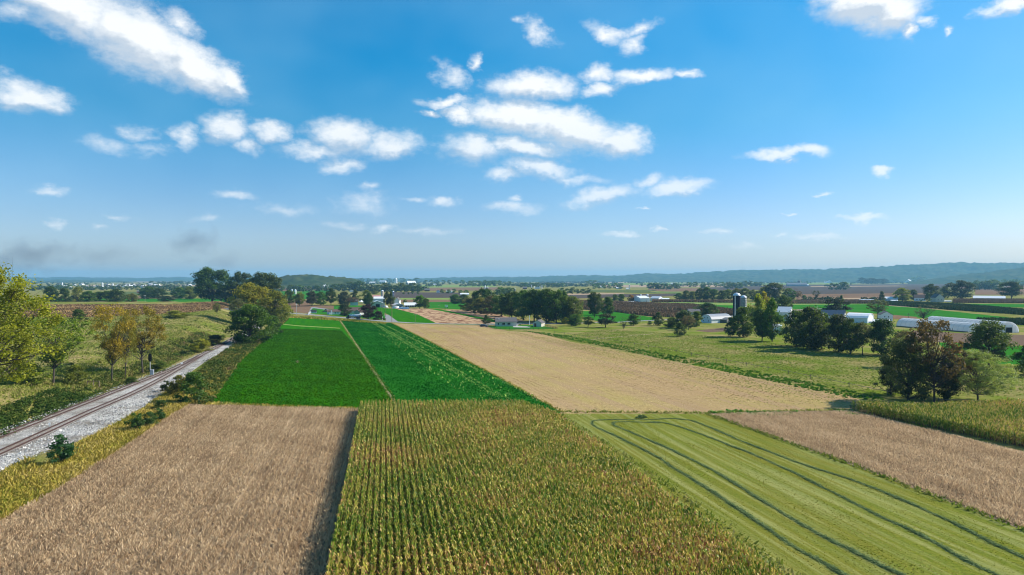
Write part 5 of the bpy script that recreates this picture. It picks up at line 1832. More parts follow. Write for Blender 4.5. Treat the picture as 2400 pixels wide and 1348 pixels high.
for i in range(5):
    MB().box((-12 + i * 5.2) * k, (-8.6 + i * 5.2) * k, -.1, .01, .3, 4.2 * k).build('bay_shade', DARK, sh)  # near-black panels in place of the shade in the open bays
p = at(847, 713)
k = p.y / F
g = empty('gazebo', p, facing(p))
for a, b in ((-1, -1), (1, -1), (1, 1), (-1, 1)):
    MB().tube((a * 1.8, b * 1.8, 0), (a * 1.8, b * 1.8, 2.4), .12).build('post', WPAINT, g)
MB().lathe([(3.4, 2.3), (3.4, 2.45), (.9, 4.0), (.05, 5.0)], n=8).build('roof', WPAINT, g)
tag(g, 'small gazebo with a white pointed roof behind the brown-roofed house', 'gazebo')
bun = bld('house', 'white bungalow end with a brown roof and a white chimney by the road', 'house', 784, 737, 30, 6.5, 11, 9, WHITE, BROOF, 'x', .1, windows=[(2, 2.2, 2.2, 2.4), (8, 2.2, 2.2, 2.4)], over=.5)
k = at(784, 737).y / F
MB().box(-8.5 * k, -6 * k, -.7, -.05, 0, 10 * k).build('chimney', WPAINT, bun)
MB().box(-13 * k, -9 * k, -1.5, -.02, 0, 3.6 * k).build('porch', WPAINT, bun)
bld('house', 'larger house with a long reddish-brown roof between the trees', 'house', 832, 735, 50, 7, 14, 10, CREAM, BROOF, 'x', -.08, over=.5, windows=[(6, 2.5, 2, 2.4), (14, 2.5, 2, 2.4)])
bld('garage', 'grey gabled garage wing behind the tanker truck', 'garage', 837, 740, 13, 8, 14, 9, plain('grey_stucco', (.45, .44, .42), .8), BROOF, 'y', -.4)
p = at(735, 734.5)
k = p.y / F
s_ = gable('low_shed', 'low dark-roofed shed with a white front at the farm lawn corner', 'shed', p, facing(p), 13 * k, 6, 1.4, 2.6, plain('pale_panel', (.6, .58, .55)), plain('black_sheet', (.03, .03, .03)), 'x', .2)
bld('low_shed', 'long low shed with a dark grey roof beyond the rim of the plateau', 'shed', 534, 731, 40, 4, 8, 8, WHITE, GROOF, 'x', .15)
bld('house', 'white house corner showing behind the dark trees by the gazebo', 'house', 830, 716, 18, 8, 13, 8, WHITE, GROOF, 'x')

# silage bags: long white wrapped rows
for i, (x, y, w_, lb) in enumerate([(904, 721, 8, 'short white wrapped bale row beside the cream machine shed'), (928, 723, 14, 'white wrapped bale row nearest the navy silo'), (942, 724, 13, 'white wrapped bale row in the middle of the line'), (953, 724.6, 10, 'white wrapped bale row at the meadow end of the line')]):
    p = at(x, y)
    k = p.y / F
    o = empty('silage_bag', p, facing(p) - .12)
    L_ = w_ * k
    pr = [(-1.3, 0)] + [(1.3 * math.cos(a), 1.9 * math.sin(a)) for a in np.linspace(math.pi * .92, math.pi * .08, 9)] + [(1.3, 0)]
    MB().prism(pr, -L_ / 2, L_ / 2, 'x').build('wrapped_bale_row', WPAINT, o, True)
    for s2 in (-1, 1):
        MB().lathe([(.9, -.0), (.8, .5), (.5, 1.0), (.1, 1.3)], s2 * (L_ / 2), 0, 10).build('end_fold', WPAINT, o, True)
    tag(o, lb, 'silage bag', None)

# white barns on the corn strips
bld('barn', 'big white barn with a pale roof by the thin brown corn strip', 'barn', 1512, 708, 24, 9, 14, 22, WHITE, WROOF, 'x', .5, windows=[(4, 1, 1.5, 2)], cupola=True)
bld('barn', 'low white wing with grey roof joined behind the big white barn', 'barn', 1534, 705, 20, 6, 10, 18, WHITE, GALV, 'x', -.3)
bld('barn', 'small low white barn at the hedge end of the white farm', 'barn', 1560, 705, 17, 4, 6, 12, WHITE, WROOF, 'x', .1)
silo('short silo with a silver dome above the big white barn', 1517, 706, 5, 17, GALV, GALV)
bld('long_shed', 'very low white shed left of the big white barn', 'shed', 1470, 708.5, 34, 1.2, 2.2, 8, WHITE, WROOF, 'x')
# round-roofed barn and house in the pasture corner
bld('barn', 'white gambrel barn with four small dark windows in its end', 'barn', 1655, 757, 33, 9, 20, 18, WHITE, siding('grey_metal_roof', (.28, .30, .33), .5, 'X', .5), 'y', -.75, roof_kind='gambrel', windows=[(-8, 4, 2.2, 2.4), (8, 4, 2.2, 2.4), (-4, 11, 2.2, 2.4), (4, 11, 2.2, 2.4)])
bld('house', 'white house with a weathered grey roof above the round-roofed barn', 'house', 1630, 738, 26, 6, 13, 11, WHITE, GROOF, 'x', .3)
bld('low_shed', 'grey weathered shed between white barn and blue silo', 'shed', 1690, 757, 26, 8, 12, 8, plain('grey_boards', (.12, .115, .11), .9), plain('grey_felt', (.13, .13, .13)), 'x', -.2)
silo('dark blue silo with a silver dome and pale chute, the taller of two', 1726.5, 752, 17, 66, plain('navy_enamel', (.05, .05, .16), .4) if False else plain('dark_blue_enamel', (.008, .014, .032), .7, .12, 2, 0, .1), plain('silver_dome', (.72, .72, .74), .35, .1, 1, .2), hoop=plain('dark_blue_enamel', (.008, .014, .032)))
silo('grey concrete silo with a silver dome, the shorter of two', 1742.5, 749, 13.5, 57, plain('grey_stave_concrete', (.25, .25, .25), .9, .2, 1.2), plain('silver_dome', (.72, .72, .74), .35, .1, 1, .2), ladder=False)
bld('house', 'white farmhouse glimpsed through the pasture trees', 'house', 1836, 752, 28, 20, 32, 10, WHITE, WROOF, 'x', -.2, windows=[(-6, 10, 2, 3), (2, 10, 2, 3), (8, 10, 2, 3)])
bld('house', 'smaller white outbuilding low behind the pasture trees', 'shed', 1822, 775, 18, 10, 14, 7, WHITE, WROOF, 'x')
bld('barn', 'long barn with a dark blue roof and white ridge cap', 'barn', 1949, 752, 52, 13, 24, 14, WHITE, DROOF, 'x', -.1, cupola=False)
bld('barn', 'white-roofed barn partly behind the pasture trees', 'barn', 2008, 757, 46, 12, 22, 15, WHITE, WROOF, 'x', -.25, roof_kind='gambrel')
bld('house', 'small white farmhouse behind the airy olive tree', 'house', 2078, 752, 26, 14, 22, 9, WHITE, GROOF, 'y', .2, windows=[(-4, 8, 2, 3), (4, 8, 2, 3)])
bld('low_shed', 'flat white shed roof left of the long greenhouse', 'shed', 2060, 758, 44, 4, 8, 10, WHITE, WROOF, 'x')
# the farms of the far road
bld('long_shed', 'white-roofed shed left of the yellow-green round tree', 'shed', 2088, 705, 29, 5, 9, 14, WHITE, WROOF, 'x')
bld('house', 'dark-roofed white house between the spruce and the pale green tree', 'house', 2156, 706, 24, 8, 15, 11, WHITE, BROOF, 'x', windows=[(-6, 3, 2, 2.4), (0, 3, 2, 2.4), (6, 3, 2, 2.4)])
bld('house', 'cream gabled house beside the giant dark dome', 'house', 2203, 708, 20, 10, 19, 12, CREAMZ, GROOF, 'y', .5, windows=[(-4, 4, 1.6, 2.2), (3, 4, 1.6, 2.2)])
bld('long_shed', 'long white shed behind the brown corn strip', 'shed', 2318, 703, 62, 4, 9, 18, WHITE, WROOF, 'x')
bld('low_shed', 'pale blue-white tunnel roof left of the layered spruce', 'shed', 2032, 707, 30, 2, 5, 10, plain('pale_blue_film', (.55, .65, .72)), plain('pale_blue_film', (.55, .65, .72)), 'x')
bld('low_shed', 'small white shed in front of the yellow-green round tree', 'shed', 2096, 706.5, 14, 1.6, 3, 6, WHITE, WROOF, 'x')
bld('low_shed', 'white van-sized shed under the cream gabled house', 'shed', 2222, 708, 13, 2, 3, 6, WHITE, WROOF, 'x')
bld('barn', 'grey farm with a square tower below the wooded ridge', 'barn', 1868, 671, 44, 4, 8, 30, plain('blue_grey_wall', (.3, .33, .36)), plain('slate_roof', (.16, .18, .2)), 'x', .1)
silo('pair of dark stub silos above the grey farm', 1873, 668, 8, 11, plain('dark_concrete', (.1, .1, .1)), plain('dark_concrete', (.1, .1, .1)), ladder=False)
bld('barn', 'white barn with a bright roof at the field edge under the ridge', 'barn', 1945, 663.5, 9, 3, 6, 20, WHITE, WROOF, 'y', .4)
bld('barn', 'white barn group left of the pair of trees under the ridge', 'barn', 2128, 663, 13, 3, 8, 22, WHITE, WROOF, 'y', -.4)
bld('barn', 'left of two small white barns on the far brown field', 'barn', 2173, 662, 5.5, 3, 5, 12, WHITE, WROOF, 'y')
bld('barn', 'right of two small white barns on the far brown field', 'barn', 2196, 662, 5.5, 3, 5, 12, WHITE, WROOF, 'y')
bld('house', 'white house among the blue-green trees beyond the giant dome', 'house', 2313, 676, 12, 6, 10, 14, WHITE, WROOF, 'x')
bld('barn', 'bright roofed barn at the ridge foot near the picture edge', 'barn', 2356, 660, 8, 2, 4, 20, WHITE, WROOF, 'y')
bld('barn', 'long pale barn roof beyond the meadow, right of the far trees', 'barn', 966, 667, 22, 3, 8.5, 26, plain('pale_grey_wall', (.45, .45, .45)), WROOF, 'x', .5)
bld('barn', 'white farm with bright roofs in the far line of trees', 'barn', 896, 664, 15, 3.5, 7, 22, WHITE, WROOF, 'x', -.4)
bld('barn', 'low white barn left of the bright far farm', 'barn', 873, 664.5, 14, 2, 4, 22, WHITE, WROOF, 'x', -.1)
silo('pale mill tower rising over the far trees', 928, 664, 6, 12, WPAINT, WPAINT, ladder=False)
bld('barn', 'white barn with a ventilator below the wooded hill', 'barn', 765, 675, 11, 4, 7, 16, WHITE, WROOF, 'x', .3, cupola=True)
bld('barn', 'low white barn left of the ventilated one below the wooded hill', 'barn', 744, 674, 16, 1.6, 4, 16, WHITE, WROOF, 'x')
silo('pale silo beside the dark tree left of the ploughed field', 692, 690, 5, 12, WPAINT, GALV, ladder=False)
silo('grey silo just right of the pale one by the ploughed field', 684, 690, 4.5, 12, GALV, GALV, ladder=False)
bld('house', 'white house gable among the trees above the roadside farm', 'house', 824, 685, 9, 3, 5.5, 10, WHITE, WROOF, 'y')
bld('house', 'dark house with white gable on the far brown field', 'house', 1001, 683, 12, 3.5, 6.5, 12, plain('dark_red_wall', (.12, .05, .04)), GROOF, 'x')
bld('house', 'pair of white houses right of the dark one on the far field', 'house', 1027, 686, 8, 4, 6, 10, WHITE, GROOF, 'y')
bld('long_shed', 'pale green-roofed shed on the far field', 'shed', 1053, 686, 14, 2.2, 4.2, 12, WHITE, plain('pale_green_roof', (.5, .62, .55)), 'x')
bld('long_shed', 'long white shed at the left shoulder of the grove', 'shed', 1089, 692, 20, 2.2, 5, 12, WHITE, WROOF, 'x')
bld('barn', 'white block on the far pale field above the dark soil', 'barn', 1019, 668, 7, 1.4, 2.6, 16, WHITE, WROOF, 'x')
p = at(1046, 722.5)
k = p.y / F
o = empty('wagon', p, facing(p))
MB().box(-3.4 * k, 3.4 * k, -1, 1, .9, 1.6).box(-3.4 * k, 3.4 * k, -1, 1, 2.5, 3.1).build('body', WPAINT, o)
for a in (-2.6, 2.6):
    MB().tube((a * k, -1.05, .45), (a * k, 1.05, .45), .45, n=12).build('wheel', RUBBER, o)
for a in (-3.2, 3.2):
    MB().tube((a * k, -.9, 1.6), (a * k, -.9, 2.5), .08).build('post', GALV, o)
tag(o, 'white two-decked wagon standing in the green meadow', 'wagon')
silo('slender silo at the head of the white farm over the grove', 1137, 690, 3.4, 21, WPAINT, GALV, ladder=False)
silo('dark-topped silo beside the slender one over the grove', 1142, 690, 5, 18, plain('dark_concrete', (.1, .1, .1)), GALV, ladder=False)
bld('barn', 'white roof sloping down behind the grove from the silos', 'barn', 1148, 690, 13, 3, 9, 12, WHITE, WROOF, 'y')
silo('white-capped silo over the middle of the grove', 1206, 686, 5, 11, plain('dark_concrete', (.1, .1, .1)), WPAINT, ladder=False)
for i, (x, h_) in enumerate([(1246, 9), (1252, 6), (1270, 8), (1265, 6)]):
    silo(ORD[i] + ' of four thin far silos above the tallest grove trees', x, 677, 2.0, h_, WPAINT, WPAINT, ladder=False)
bld('barn', 'far white barn standing between thin silos', 'barn', 1259, 677, 9, 3, 5, 14, WHITE, WROOF, 'y')
bld('barn', 'far red-roofed barn beside the thin silos', 'barn', 1230, 678, 10, 3, 6, 14, plain('dark_red_wall', (.12, .05, .04)), GROOF, 'x')
for x, y, w_, lb in [(1410, 674, 8, 'white-roofed barn on the pale far field, left of the blue-roofed one'), (1451, 677, 13, 'low pale blue-roofed shed in the far fields'), (1470, 678.5, 6, 'small white shed by the far thin silo'), (1636, 660, 8, 'little white barn at the foot of the ridge'), (1697, 661, 10, 'bright white barn cluster at the ridge foot'), (1575, 667, 6, 'white speck of a barn behind the dark rounded grove'), (1891, 670, 8, 'small white shed right of the grey farm'), (1935, 664, 6, 'white shed left of the bright roofed barn under the ridge')]:
    bld('barn', lb, 'barn', x, y, w_, 2, 3.6, 14, WHITE, WROOF, 'x')
silo('far thin silo with a white cap in the striped fields', 1475, 679, 2.6, 12, GALV, WPAINT, ladder=False)

# the scattered farms of the left-hand horizon
r0 = random.Random(5)
k_ = 0
for x in [132, 141, 150, 163, 176, 189, 204, 216, 226, 236, 247, 255, 263, 272, 281, 292, 299, 306, 314, 322, 331, 339, 352, 366, 431, 438, 446]:
    y = 672 + r0.uniform(-3.5, 3.0)
    bld('farmhouse', 'little white farm building on the hazy horizon beyond the stubble', 'farm building', x + r0.uniform(-2, 2), y, r0.uniform(5, 13), r0.uniform(2, 3.2), r0.uniform(3.6, 5.4), r0.uniform(12, 26),
        WHITE if r0.random() < .75 else CREAM, [WROOF, GROOF, WROOF, DROOF][r0.randrange(4)], 'x' if r0.random() < .6 else 'y', r0.uniform(-.6, .6), group='little farm buildings on the hazy horizon')
for x, h_, w_ in ((146, 12, 3), (240, 12, 4), (264, 10, 3.4), (341, 7, 2.5)):
    silo('pale silo among the little farm buildings on the hazy horizon', x, 674, w_, h_, WPAINT, GALV, ladder=False)['group'] = 'silos on the hazy horizon'
bld('barn', 'red brick barn on the horizon beyond the stubble field', 'barn', 329, 687, 15, 3.5, 6, 14, BRICK, GROOF, 'x')

# arched greenhouses
FILM = plain('milky_greenhouse_film', (.80, .81, .83), .35, .05, .4)
_nt = FILM.node_tree
_tr = _nt.nodes.new('ShaderNodeBsdfTranslucent')
_tr.inputs[0].default_value = (.85, .86, .88, 1)
_ms = _nt.nodes.new('ShaderNodeMixShader')
_ms.inputs[0].default_value = 0.45
_nt.links.new(_nt.nodes['Principled BSDF'].outputs[0], _ms.inputs[1])
_nt.links.new(_tr.outputs[0], _ms.inputs[2])
_nt.links.new(_ms.outputs[0], _nt.nodes['Material Output'].inputs[0])


def hoop_house(p0, p1, w, h, label, open_front):
    """p0 = middle of the near end, p1 = of the far end"""
    d = p1 - p0
    o = empty('greenhouse', p0, math.atan2(d.y, d.x) - math.pi / 2)
    L_ = d.length
    pf = [(-w / 2, 0), (-w / 2, h * .22), (-w * .45, h * .52), (-w * .34, h * .76), (-w * .18, h * .93), (0, h), (w * .18, h * .93), (w * .34, h * .76), (w * .45, h * .52), (w / 2, h * .22), (w / 2, 0)]
    v, f = [], []
    n_ = len(pf)
    for y in (0, L_):
        v += [(a, y, b) for a, b in pf]
    f = [(i, i + 1, n_ + i + 1, n_ + i) for i in range(n_ - 1)] + [tuple(range(2 * n_ - 1, n_ - 1, -1))]
    me = bpy.data.meshes.new('film_cover')
    me.from_pydata(v, [], f)
    me.materials.append(FILM)
    sol = link(bpy.data.objects.new('film_cover', me), o)
    nr = int(L_ / 3)
    for i in range(nr + 1):
        m = MB()
        y = L_ * i / nr
        for (a, b), (c, e) in zip(pf[:-1], pf[1:]):
            m.tube((a * 1.006, y, b * 1.01), (c * 1.006, y, e * 1.01), .05, n=4)
        m.build('hoop', GALV, o)
    m = MB().poly([(a * .98, .1, b * .98) for a, b in pf])
    m.build('end_film', FILM if open_front else FILM, o)
    MB().box(-w / 2 - .05, -w / 2 - .12, 0, L_, 0, .5).box(w / 2 + .05, w / 2 + .12, 0, L_, 0, .5).build('baseboard', WOODB, o)
    if open_front:
        MB().box(-1.9, 1.9, -.12, .02, 0, h * .48).build('doorway', DARK, o)  # dark panel painted as the shade of the open end
        MB().box(-2.0, -1.9, -.2, .02, 0, h * .7).box(1.9, 2.0, -.2, .02, 0, h * .7).box(-2, 2, -.2, .02, h * .5, h * .53).box(-3.6, -3.5, -.2, .02, 0, h * .6).box(3.5, 3.6, -.2, .02, 0, h * .6).build('door_frame', GALV, o)
        MB().box(-1.8, 1.8, -.25, -.14, h * .49, h * .66).build('roll_up_door', WPAINT, o)
    return tag(o, label, 'greenhouse')


hoop_house(at(2364, 780), at(2186, 763), 11.5, 5.8, 'long arched white greenhouse with an open framed doorway in its end', True)
hoop_house(at(2288, 779), at(2118, 765), 10.5, 5.0, 'long arched white greenhouse in front of the other, closest to the trees', False)

# ---------------------------------------------------------------- fences, poles, signal
FW = plain('brown_fence_wood', (.11, .075, .045), .9, .25, 2)


def fence(pts, label, h=1.25, gap=2.6, mat=FW, rails=(.35, .75, 1.12), name='wooden_fence', w=.14):
    P = [at(*p) for p in pts]
    o = empty(name, P[0])
    c = 0
    for i in range(len(P) - 1):
        a, b = P[i] - P[0], P[i + 1] - P[0]
        n_ = max(1, int((b - a).length / gap))
        for k in range(n_ + (1 if i == len(P) - 2 else 0)):
            q = a + (b - a) * (k / n_)
            MB().box(q.x - w / 2, q.x + w / 2, q.y - w / 2, q.y + w / 2, -.05, h).build('post', mat, o)
        for z in rails:
            MB().tube((a.x, a.y, z), (b.x, b.y, z), .06, n=4).build('rail', mat, o)
    return tag(o, label, 'fence')


fence([(1262, 761.5), (1290, 768), (1306, 771.3), (1262, 772.8), (1205, 773.2), (1163, 771.8), (1143, 767), (1120, 763.5)], 'brown post and rail fence round the cream house garden')
fence([(1141, 761.5), (1160, 763.5)], 'short white fence left of the cream house', mat=WPAINT)
fence([(724, 739.5), (722, 738.5), (731, 732.5), (742, 733)], 'white fence at the corner of the farm lawn', mat=WPAINT, h=1.6, rails=(.3, .7, 1.1, 1.5))
f1 = [(1300, 781), (1400, 796), (1520, 815), (1660, 842), (1800, 868), (1900, 888), (1990, 907), (2080, 926), (2200, 945), (2400, 950)]
fence(f1, 'thin wire pasture fence on wooden stakes behind the vine row', h=1.3, gap=9, rails=(.9,), name='wire_fence', w=.12, mat=WOODB)
o = empty('fence_remnant', ath(216, 906))
for x_ in (-1.2, 0.3, 1.8):
    MB().box(x_ - .08, x_ + .08, -.08, .08, 0, 1.5 if x_ != 0.3 else 1.7).build('post', WOODB, o)
MB().tube((-1.2, 0, 1.4), (1.8, 0, 1.35), .06, n=5).build('rail', WOODB, o)
tag(o, 'broken piece of grey rail fence on the bank beside the olive bush', 'fence')


def pole(px, base, top, label, mat=WOODB, arm=True, r=.14, wires=False, name='utility_pole', cat='utility pole', fn=None):
    p = (fn or at)(px, base)
    h = Z(base - top, p.y)
    o = empty(name, p, facing(p) + .6)
    MB().tube((0, 0, -.1), (0, 0, h), r, r * .7, 8).build('pole', mat, o)
    if arm:
        MB().box(-1.1, 1.1, -.07, .07, h - .9, h - .75).build('crossarm', mat, o)
        for x in (-.95, 0, .95):
            MB().tube((x, 0, h - .75), (x, 0, h - .5), .06, n=6).build('insulator', GALV, o)
    return tag(o, label, cat)


TANP_ = plain('new_tan_pole_wood', (.34, .22, .14), .9, .2, 1)
pole(695, 738, 711, 'plain utility pole where the road meets the ploughed field', GALV)
pole(895, 736, 714, 'brownish utility pole behind the dark clipped bush', TANP_, True)
pole(903.5, 744, 714, 'thin grey pole at the top of the driveway', WOODB, False, .11)
pole(918.5, 754.5, 711, 'tall tan utility pole at the foot of the driveway', TANP_, True, .2)
pole(973, 757.5, 735, 'dark utility pole at the edge of the grass strip', WOODB, True, .15)
pole(1029, 726, 714, 'small utility pole by the far meadow lane', WOODB)
pole(1241, 762, 739, 'white flagless pole between house and garden shed', WPAINT, False, .2, name='flagpole', cat='pole')
pole(1401, 741, 713, 'utility pole between the two oaks', WOODB)
pole(1500.5, 755, 739, 'utility pole at the roadside by the bushy dark tree', WOODB)
pole(1660, 742, 728, 'short pole above the white barn roof', WPAINT, False)
pole(1929, 706, 695, 'utility pole on the brown far field', WOODB)
pole(2034, 707, 688, 'taller utility pole left of the layered spruce', WOODB)
pole(2129, 749, 734, 'dark utility pole on the soil patch behind the greenhouse', WOODB)
pole(340, 712, 691, 'pale leaning utility pole at the back of the stubble field', GALV)
pole(896.5, 749.5, 741, 'short white marker post at the driveway mouth', WPAINT, False, .22, name='marker_post', cat='post')
# masts on the ridge
for x, b, t, d, lb in ((1740, 633, 611, 7600, 'tall thin radio mast on the wooded ridge'), (1908, 631, 621, 7200, 'short radio mast farther along the wooded ridge'), (789, 648, 641, 2650, 'mast on top of the wooded hill')):
    rr_ = ray(x, b)
    p = Vector((rr_[0] / rr_[1] * d, d, CAM_H + rr_[2] / rr_[1] * d - 12))
    h = (b - t) / F * d + 12
    o = empty('radio_mast', p)
    w_ = .6 if d > 5000 else .35
    m = MB()
    for a in range(3):
        c, s2 = math.cos(a * 2.094) * w_, math.sin(a * 2.094) * w_
        m.tube((c, s2, 0), (c, s2, h), .22 if d > 5000 else .12, n=4)
    m.build('lattice', GALV, o)
    for q in range(3):
        MB().tube((-w_ * 2, 0, h * (.4 + .28 * q)), (w_ * 2, 0, h * (.4 + .28 * q)), .3, n=5).build('antenna', WPAINT, o)
    tag(o, lb, 'radio mast')

# railway signal
p = ath(352, 886)
o = empty('railway_signal', p, facing(p) - .2)
hs_ = Z(886 - 828, p.y)
MB().tube((0, 0, 0), (0, 0, hs_ - 1.0), .09, n=10).build('mast', GALV, o)
MB().box(-.35, .35, -.35, .35, -.1, .35).build('footing', plain('pale_concrete', (.5, .48, .44), .9), o)
oval = [(.46 * math.cos(a), hs_ - 1.25 + .75 * math.sin(a) + (.45 if math.sin(a) > 0 else -.45)) for a in np.linspace(0, 2 * math.pi, 21)[:-1]]
hd = MB().prism(oval, -.10, .0, 'y').build('backplate', BLACK, o)
for i in range(3):
    z = hs_ - .65 - i * .6
    MB().tube((0, -.38, z), (0, -.1, z), .19, .15, n=12).build('hood', BLACK, hd)
    MB().tube((0, -.13, z), (0, -.11, z), .13, n=12).build('lens', plain('dark_lens', (.03, .02, .02), .2), hd)
MB().box(.15, .95, -.35, .25, .9, 2.3).build('relay_box', plain('light_grey_cabinet', (.55, .56, .58), .4), o)
MB().box(.45, .6, -.1, .0, 0, .9).build('box_leg', GALV, o)
tag(o, 'railway signal with black oval head and grey relay box beside the track', 'railway signal')
p = ath(426, 861)
o = empty('trackside_marker', p, facing(p))
MB().tube((0, 0, 0), (0, 0, 1.2), .06, n=6).build('stake', WOODB, o)
MB().box(-.3, .3, -.1, .1, 1.0, 1.5).build('plate', WPAINT, o)
tag(o, 'small white marker plate beside the narrowing track', 'marker')
p = ath(116, 1009)
o = empty('switch_stand', p, facing(p))
MB().tube((0, 0, 0), (0, 0, 1.3), .05, n=6).build('rod', GALV, o)
MB().box(-.2, .2, -.2, .2, 0, .3).build('base', GALV, o)
MB().box(-.18, .18, -.02, .02, 1.0, 1.35).build('target', WPAINT, o)
tag(o, 'thin grey switch stand between the two tracks', 'switch stand')

# ---------------------------------------------------------------- vehicles


def wheel(parent, x, y, r, w=.25):
    o = MB().tube((x, y - w / 2, r), (x, y + w / 2, r), r, n=16).build('wheel', RUBBER, parent)
    MB().tube((x, y - w / 2 - .02, r), (x, y - w / 2, r), r * .55, n=12).build('rim', GALV, o)


def car(px, py, rz, paint, label, L_=4.6, suv=False):
    p = at(px, py)
    o = empty('car', p, rz)
    hgt = 1.65 if suv else 1.42
    body = [(-L_ / 2, .35), (-L_ / 2, .85), (-L_ / 2 + .1, .95), (-1.0, 1.0), (1.9, .98), (L_ / 2, .78), (L_ / 2, .35)]
    cab = [(-L_ / 2 + .25, .96), (-1.55, hgt), (.55, hgt), (1.35, .97)]
    MB().prism(body, -.88, .88, 'y').build('body', paint, o)
    ca = MB().prism(cab, -.76, .76, 'y').build('cabin', GLASS, o)
    MB().prism([(-1.6, hgt), (.6, hgt), (.55, hgt + .05), (-1.5, hgt + .05)], -.72, .72, 'y').build('roof', paint, ca)
    for x in (-1.4, 1.4):
        for y in (-.82, .82):
            wheel(o, x, y, .34)
    for y in (-.6, .6):
        MB().box(L_ / 2, L_ / 2 + .03, y - .18, y + .18, .62, .76).build('headlight', WPAINT, o)
    return tag(o, label, 'car')


car(1134, 766.5, -.2, plain('dark_blue_paint', (.03, .06, .12), .25, .05, 1, .4, .6), 'dark blue car parked left of the cream house')
car(1214, 761.3, .15, plain('silver_paint', (.55, .57, .62), .25, .05, 1, .5, .6), 'silver car parked on the drive right of the cream house', suv=True)
car(1834, 783, .2, plain('pearl_paint', (.7, .72, .75), .25, .05, 1, .3, .6), 'white car parked under the farmyard trees', suv=True)

p = at(829, 747.2)
tr = empty('tanker_truck', p, -.06)
L_ = 10.2
MB().tube((-2.9, 0, 2.05), (5.1, 0, 2.05), 1.12, n=24).build('tank', plain('polished_tank', (.62, .66, .68), .25, .06, .8, .6), tr, True)
for x in (-1, 1.2, 3.4):
    MB().tube((x, 0, 2.05), (x + .12, 0, 2.05), 1.15, n=24).build('tank_band', GALV, tr)
MB().box(-5.0, 5.1, -.5, .5, .75, 1.0).build('chassis', BLACK, tr)
cb_ = MB().prism([(-5.1, .5), (-5.1, 1.5), (-4.3, 1.75), (-3.95, 2.75), (-3.0, 2.8), (-3.0, .5)], -1.1, 1.1, 'y').build('cab', plain('navy_cab_paint', (.02, .03, .07), .3), tr)
MB().box(-3.9, -3.2, -1.13, -1.1, 1.8, 2.5).build('side_window', GLASS, cb_)
MB().box(-5.14, -5.1, -.8, .8, .7, 1.3).build('grille', GALV, cb_)
for x in (-4.3, 2.6, 3.9):
    for y in (-.98, .98):
        wheel(tr, x, y, .5, .3)
MB().box(-1.6, .3, -1.1, -.6, .6, 1.15).build('side_locker', GALV, tr)
tag(tr, 'silver tanker truck with a navy cab parked beside the road', 'tanker truck')
p = at(764, 731.5)
o = empty('skid_loader', p, -.3)
MB().prism([(-1.5, .5), (-1.5, 1.5), (-.2, 1.7), (1.3, 1.3), (1.6, .5)], -.8, .8, 'y').build('body', plain('tan_yellow_paint', (.62, .36, .16), .5), o)
MB().prism([(-.9, 1.6), (-.8, 2.5), (.4, 2.5), (.6, 1.6)], -.6, .6, 'y').build('cab', GLASS, o)
MB().box(-3.2, -1.6, -.9, .9, .2, .9).build('bucket', plain('tan_yellow_paint', (.62, .36, .16), .5), o)
MB().tube((-2.6, -.7, .8), (1.2, -.7, 1.8), .12, n=6).tube((-2.6, .7, .8), (1.2, .7, 1.8), .12, n=6).build('lift_arm', plain('tan_yellow_paint', (.62, .36, .16), .5), o)
for x in (-.9, .9):
    for y in (-.9, .9):
        wheel(o, x, y, .45)
tag(o, 'small tan-orange loader standing on the farm lawn', 'loader')

# ---------------------------------------------------------------- smoke


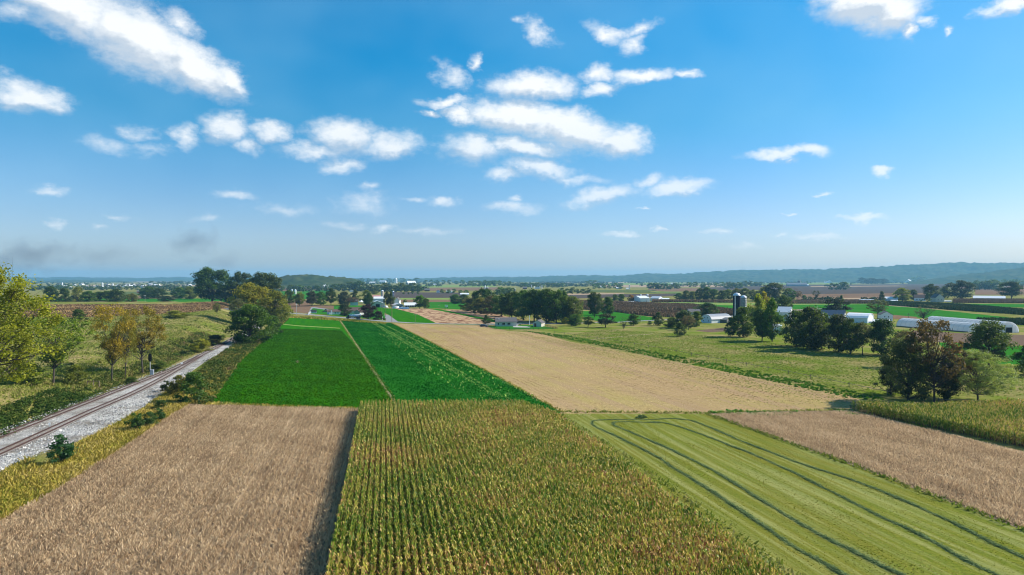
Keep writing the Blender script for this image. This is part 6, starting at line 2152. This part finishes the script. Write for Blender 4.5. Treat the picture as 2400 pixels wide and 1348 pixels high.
def smoke(px, py, dist, wpx, hpx, dens, label, seed):
    rr_ = ray(px, py)
    c = Vector((rr_[0] / rr_[1] * dist, dist, CAM_H + rr_[2] / rr_[1] * dist))
    w_, h_ = wpx / F * dist / 2, hpx / F * dist / 2
    m = MB()
    pr = []
    for i in range(7):
        a = -math.pi / 2 + math.pi * i / 6
        pr.append((max(.02, math.cos(a)), math.sin(a)))
    m.lathe(pr, n=14)
    m.v = [(x * w_, y * 22, z * h_) for x, y, z in m.v]
    m.f.append(tuple(range(13, -1, -1)))
    mt = bpy.data.materials.new('smoke_air')
    mt.use_nodes = True
    nt = mt.node_tree
    nt.nodes.remove(nt.nodes['Principled BSDF'])
    v = nt.nodes.new('ShaderNodeVolumePrincipled')
    v.inputs['Color'].default_value = (.30, .40, .50, 1)
    tc = nt.nodes.new('ShaderNodeTexCoord')
    mp = nt.nodes.new('ShaderNodeMapping')
    mp.inputs['Scale'].default_value = (1 / w_, 1 / 22, 1 / h_)
    nt.links.new(tc.outputs['Object'], mp.inputs[0])
    ln = nt.nodes.new('ShaderNodeVectorMath')
    ln.operation = 'LENGTH'
    nt.links.new(mp.outputs[0], ln.inputs[0])
    no = nt.nodes.new('ShaderNodeTexNoise')
    no.inputs['Scale'].default_value = 0.055
    no.inputs['Detail'].default_value = 3
    mp2 = nt.nodes.new('ShaderNodeMapping')
    mp2.inputs['Location'].default_value = (seed * 13.7, 0, seed * 3.1)
    nt.links.new(tc.outputs['Object'], mp2.inputs[0])
    nt.links.new(mp2.outputs[0], no.inputs['Vector'])

    def M(op, a, b):
        q = nt.nodes.new('ShaderNodeMath')
        q.operation = op
        for i, x in enumerate((a, b)):
            if isinstance(x, (int, float)):
                q.inputs[i].default_value = x
            else:
                nt.links.new(x, q.inputs[i])
        return q.outputs[0]
    e = M('SUBTRACT', M('MULTIPLY', no.outputs['Fac'], 2.6), M('ADD', M('MULTIPLY', ln.outputs['Value'], .9), .62))
    e = M('MAXIMUM', e, 0.0)
    nt.links.new(M('MULTIPLY', e, dens), v.inputs['Density'])
    nt.links.new(v.outputs[0], nt.nodes['Material Output'].inputs['Volume'])
    o = m.build('smoke', mt)
    o.location = c
    return tag(o, label, None, None, 'stuff')


smoke(60, 600, 700, 300, 120, .034, 'dark wisp of smoke over the walnut tree', 1)
smoke(240, 600, 720, 200, 90, .014, 'faint wisp of smoke between the darker ones', 2)
smoke(455, 565, 740, 130, 120, .028, 'grey wisp of smoke above the railway grove', 3)
smoke(525, 612, 740, 90, 70, .016, 'small wisp of smoke just over the largest dark tree', 4)

# ---------------------------------------------------------------- haze
hz_ = MB().box(-17000, 17000, -1600, 17500, -30, 230)
hm = bpy.data.materials.new('haze_air')
hm.use_nodes = True
nt = hm.node_tree
nt.nodes.remove(nt.nodes['Principled BSDF'])
pv = nt.nodes.new('ShaderNodeVolumePrincipled')
pv.inputs['Color'].default_value = (0.30, 0.68, 0.94, 1)
pv.inputs['Density'].default_value = 0.00008
pv.inputs['Anisotropy'].default_value = 0.1
nt.links.new(pv.outputs[0], nt.nodes['Material Output'].inputs['Volume'])
hz = hz_.build('haze', hm)
tag(hz, 'thin blue haze filling the valley air', None, None, 'stuff')
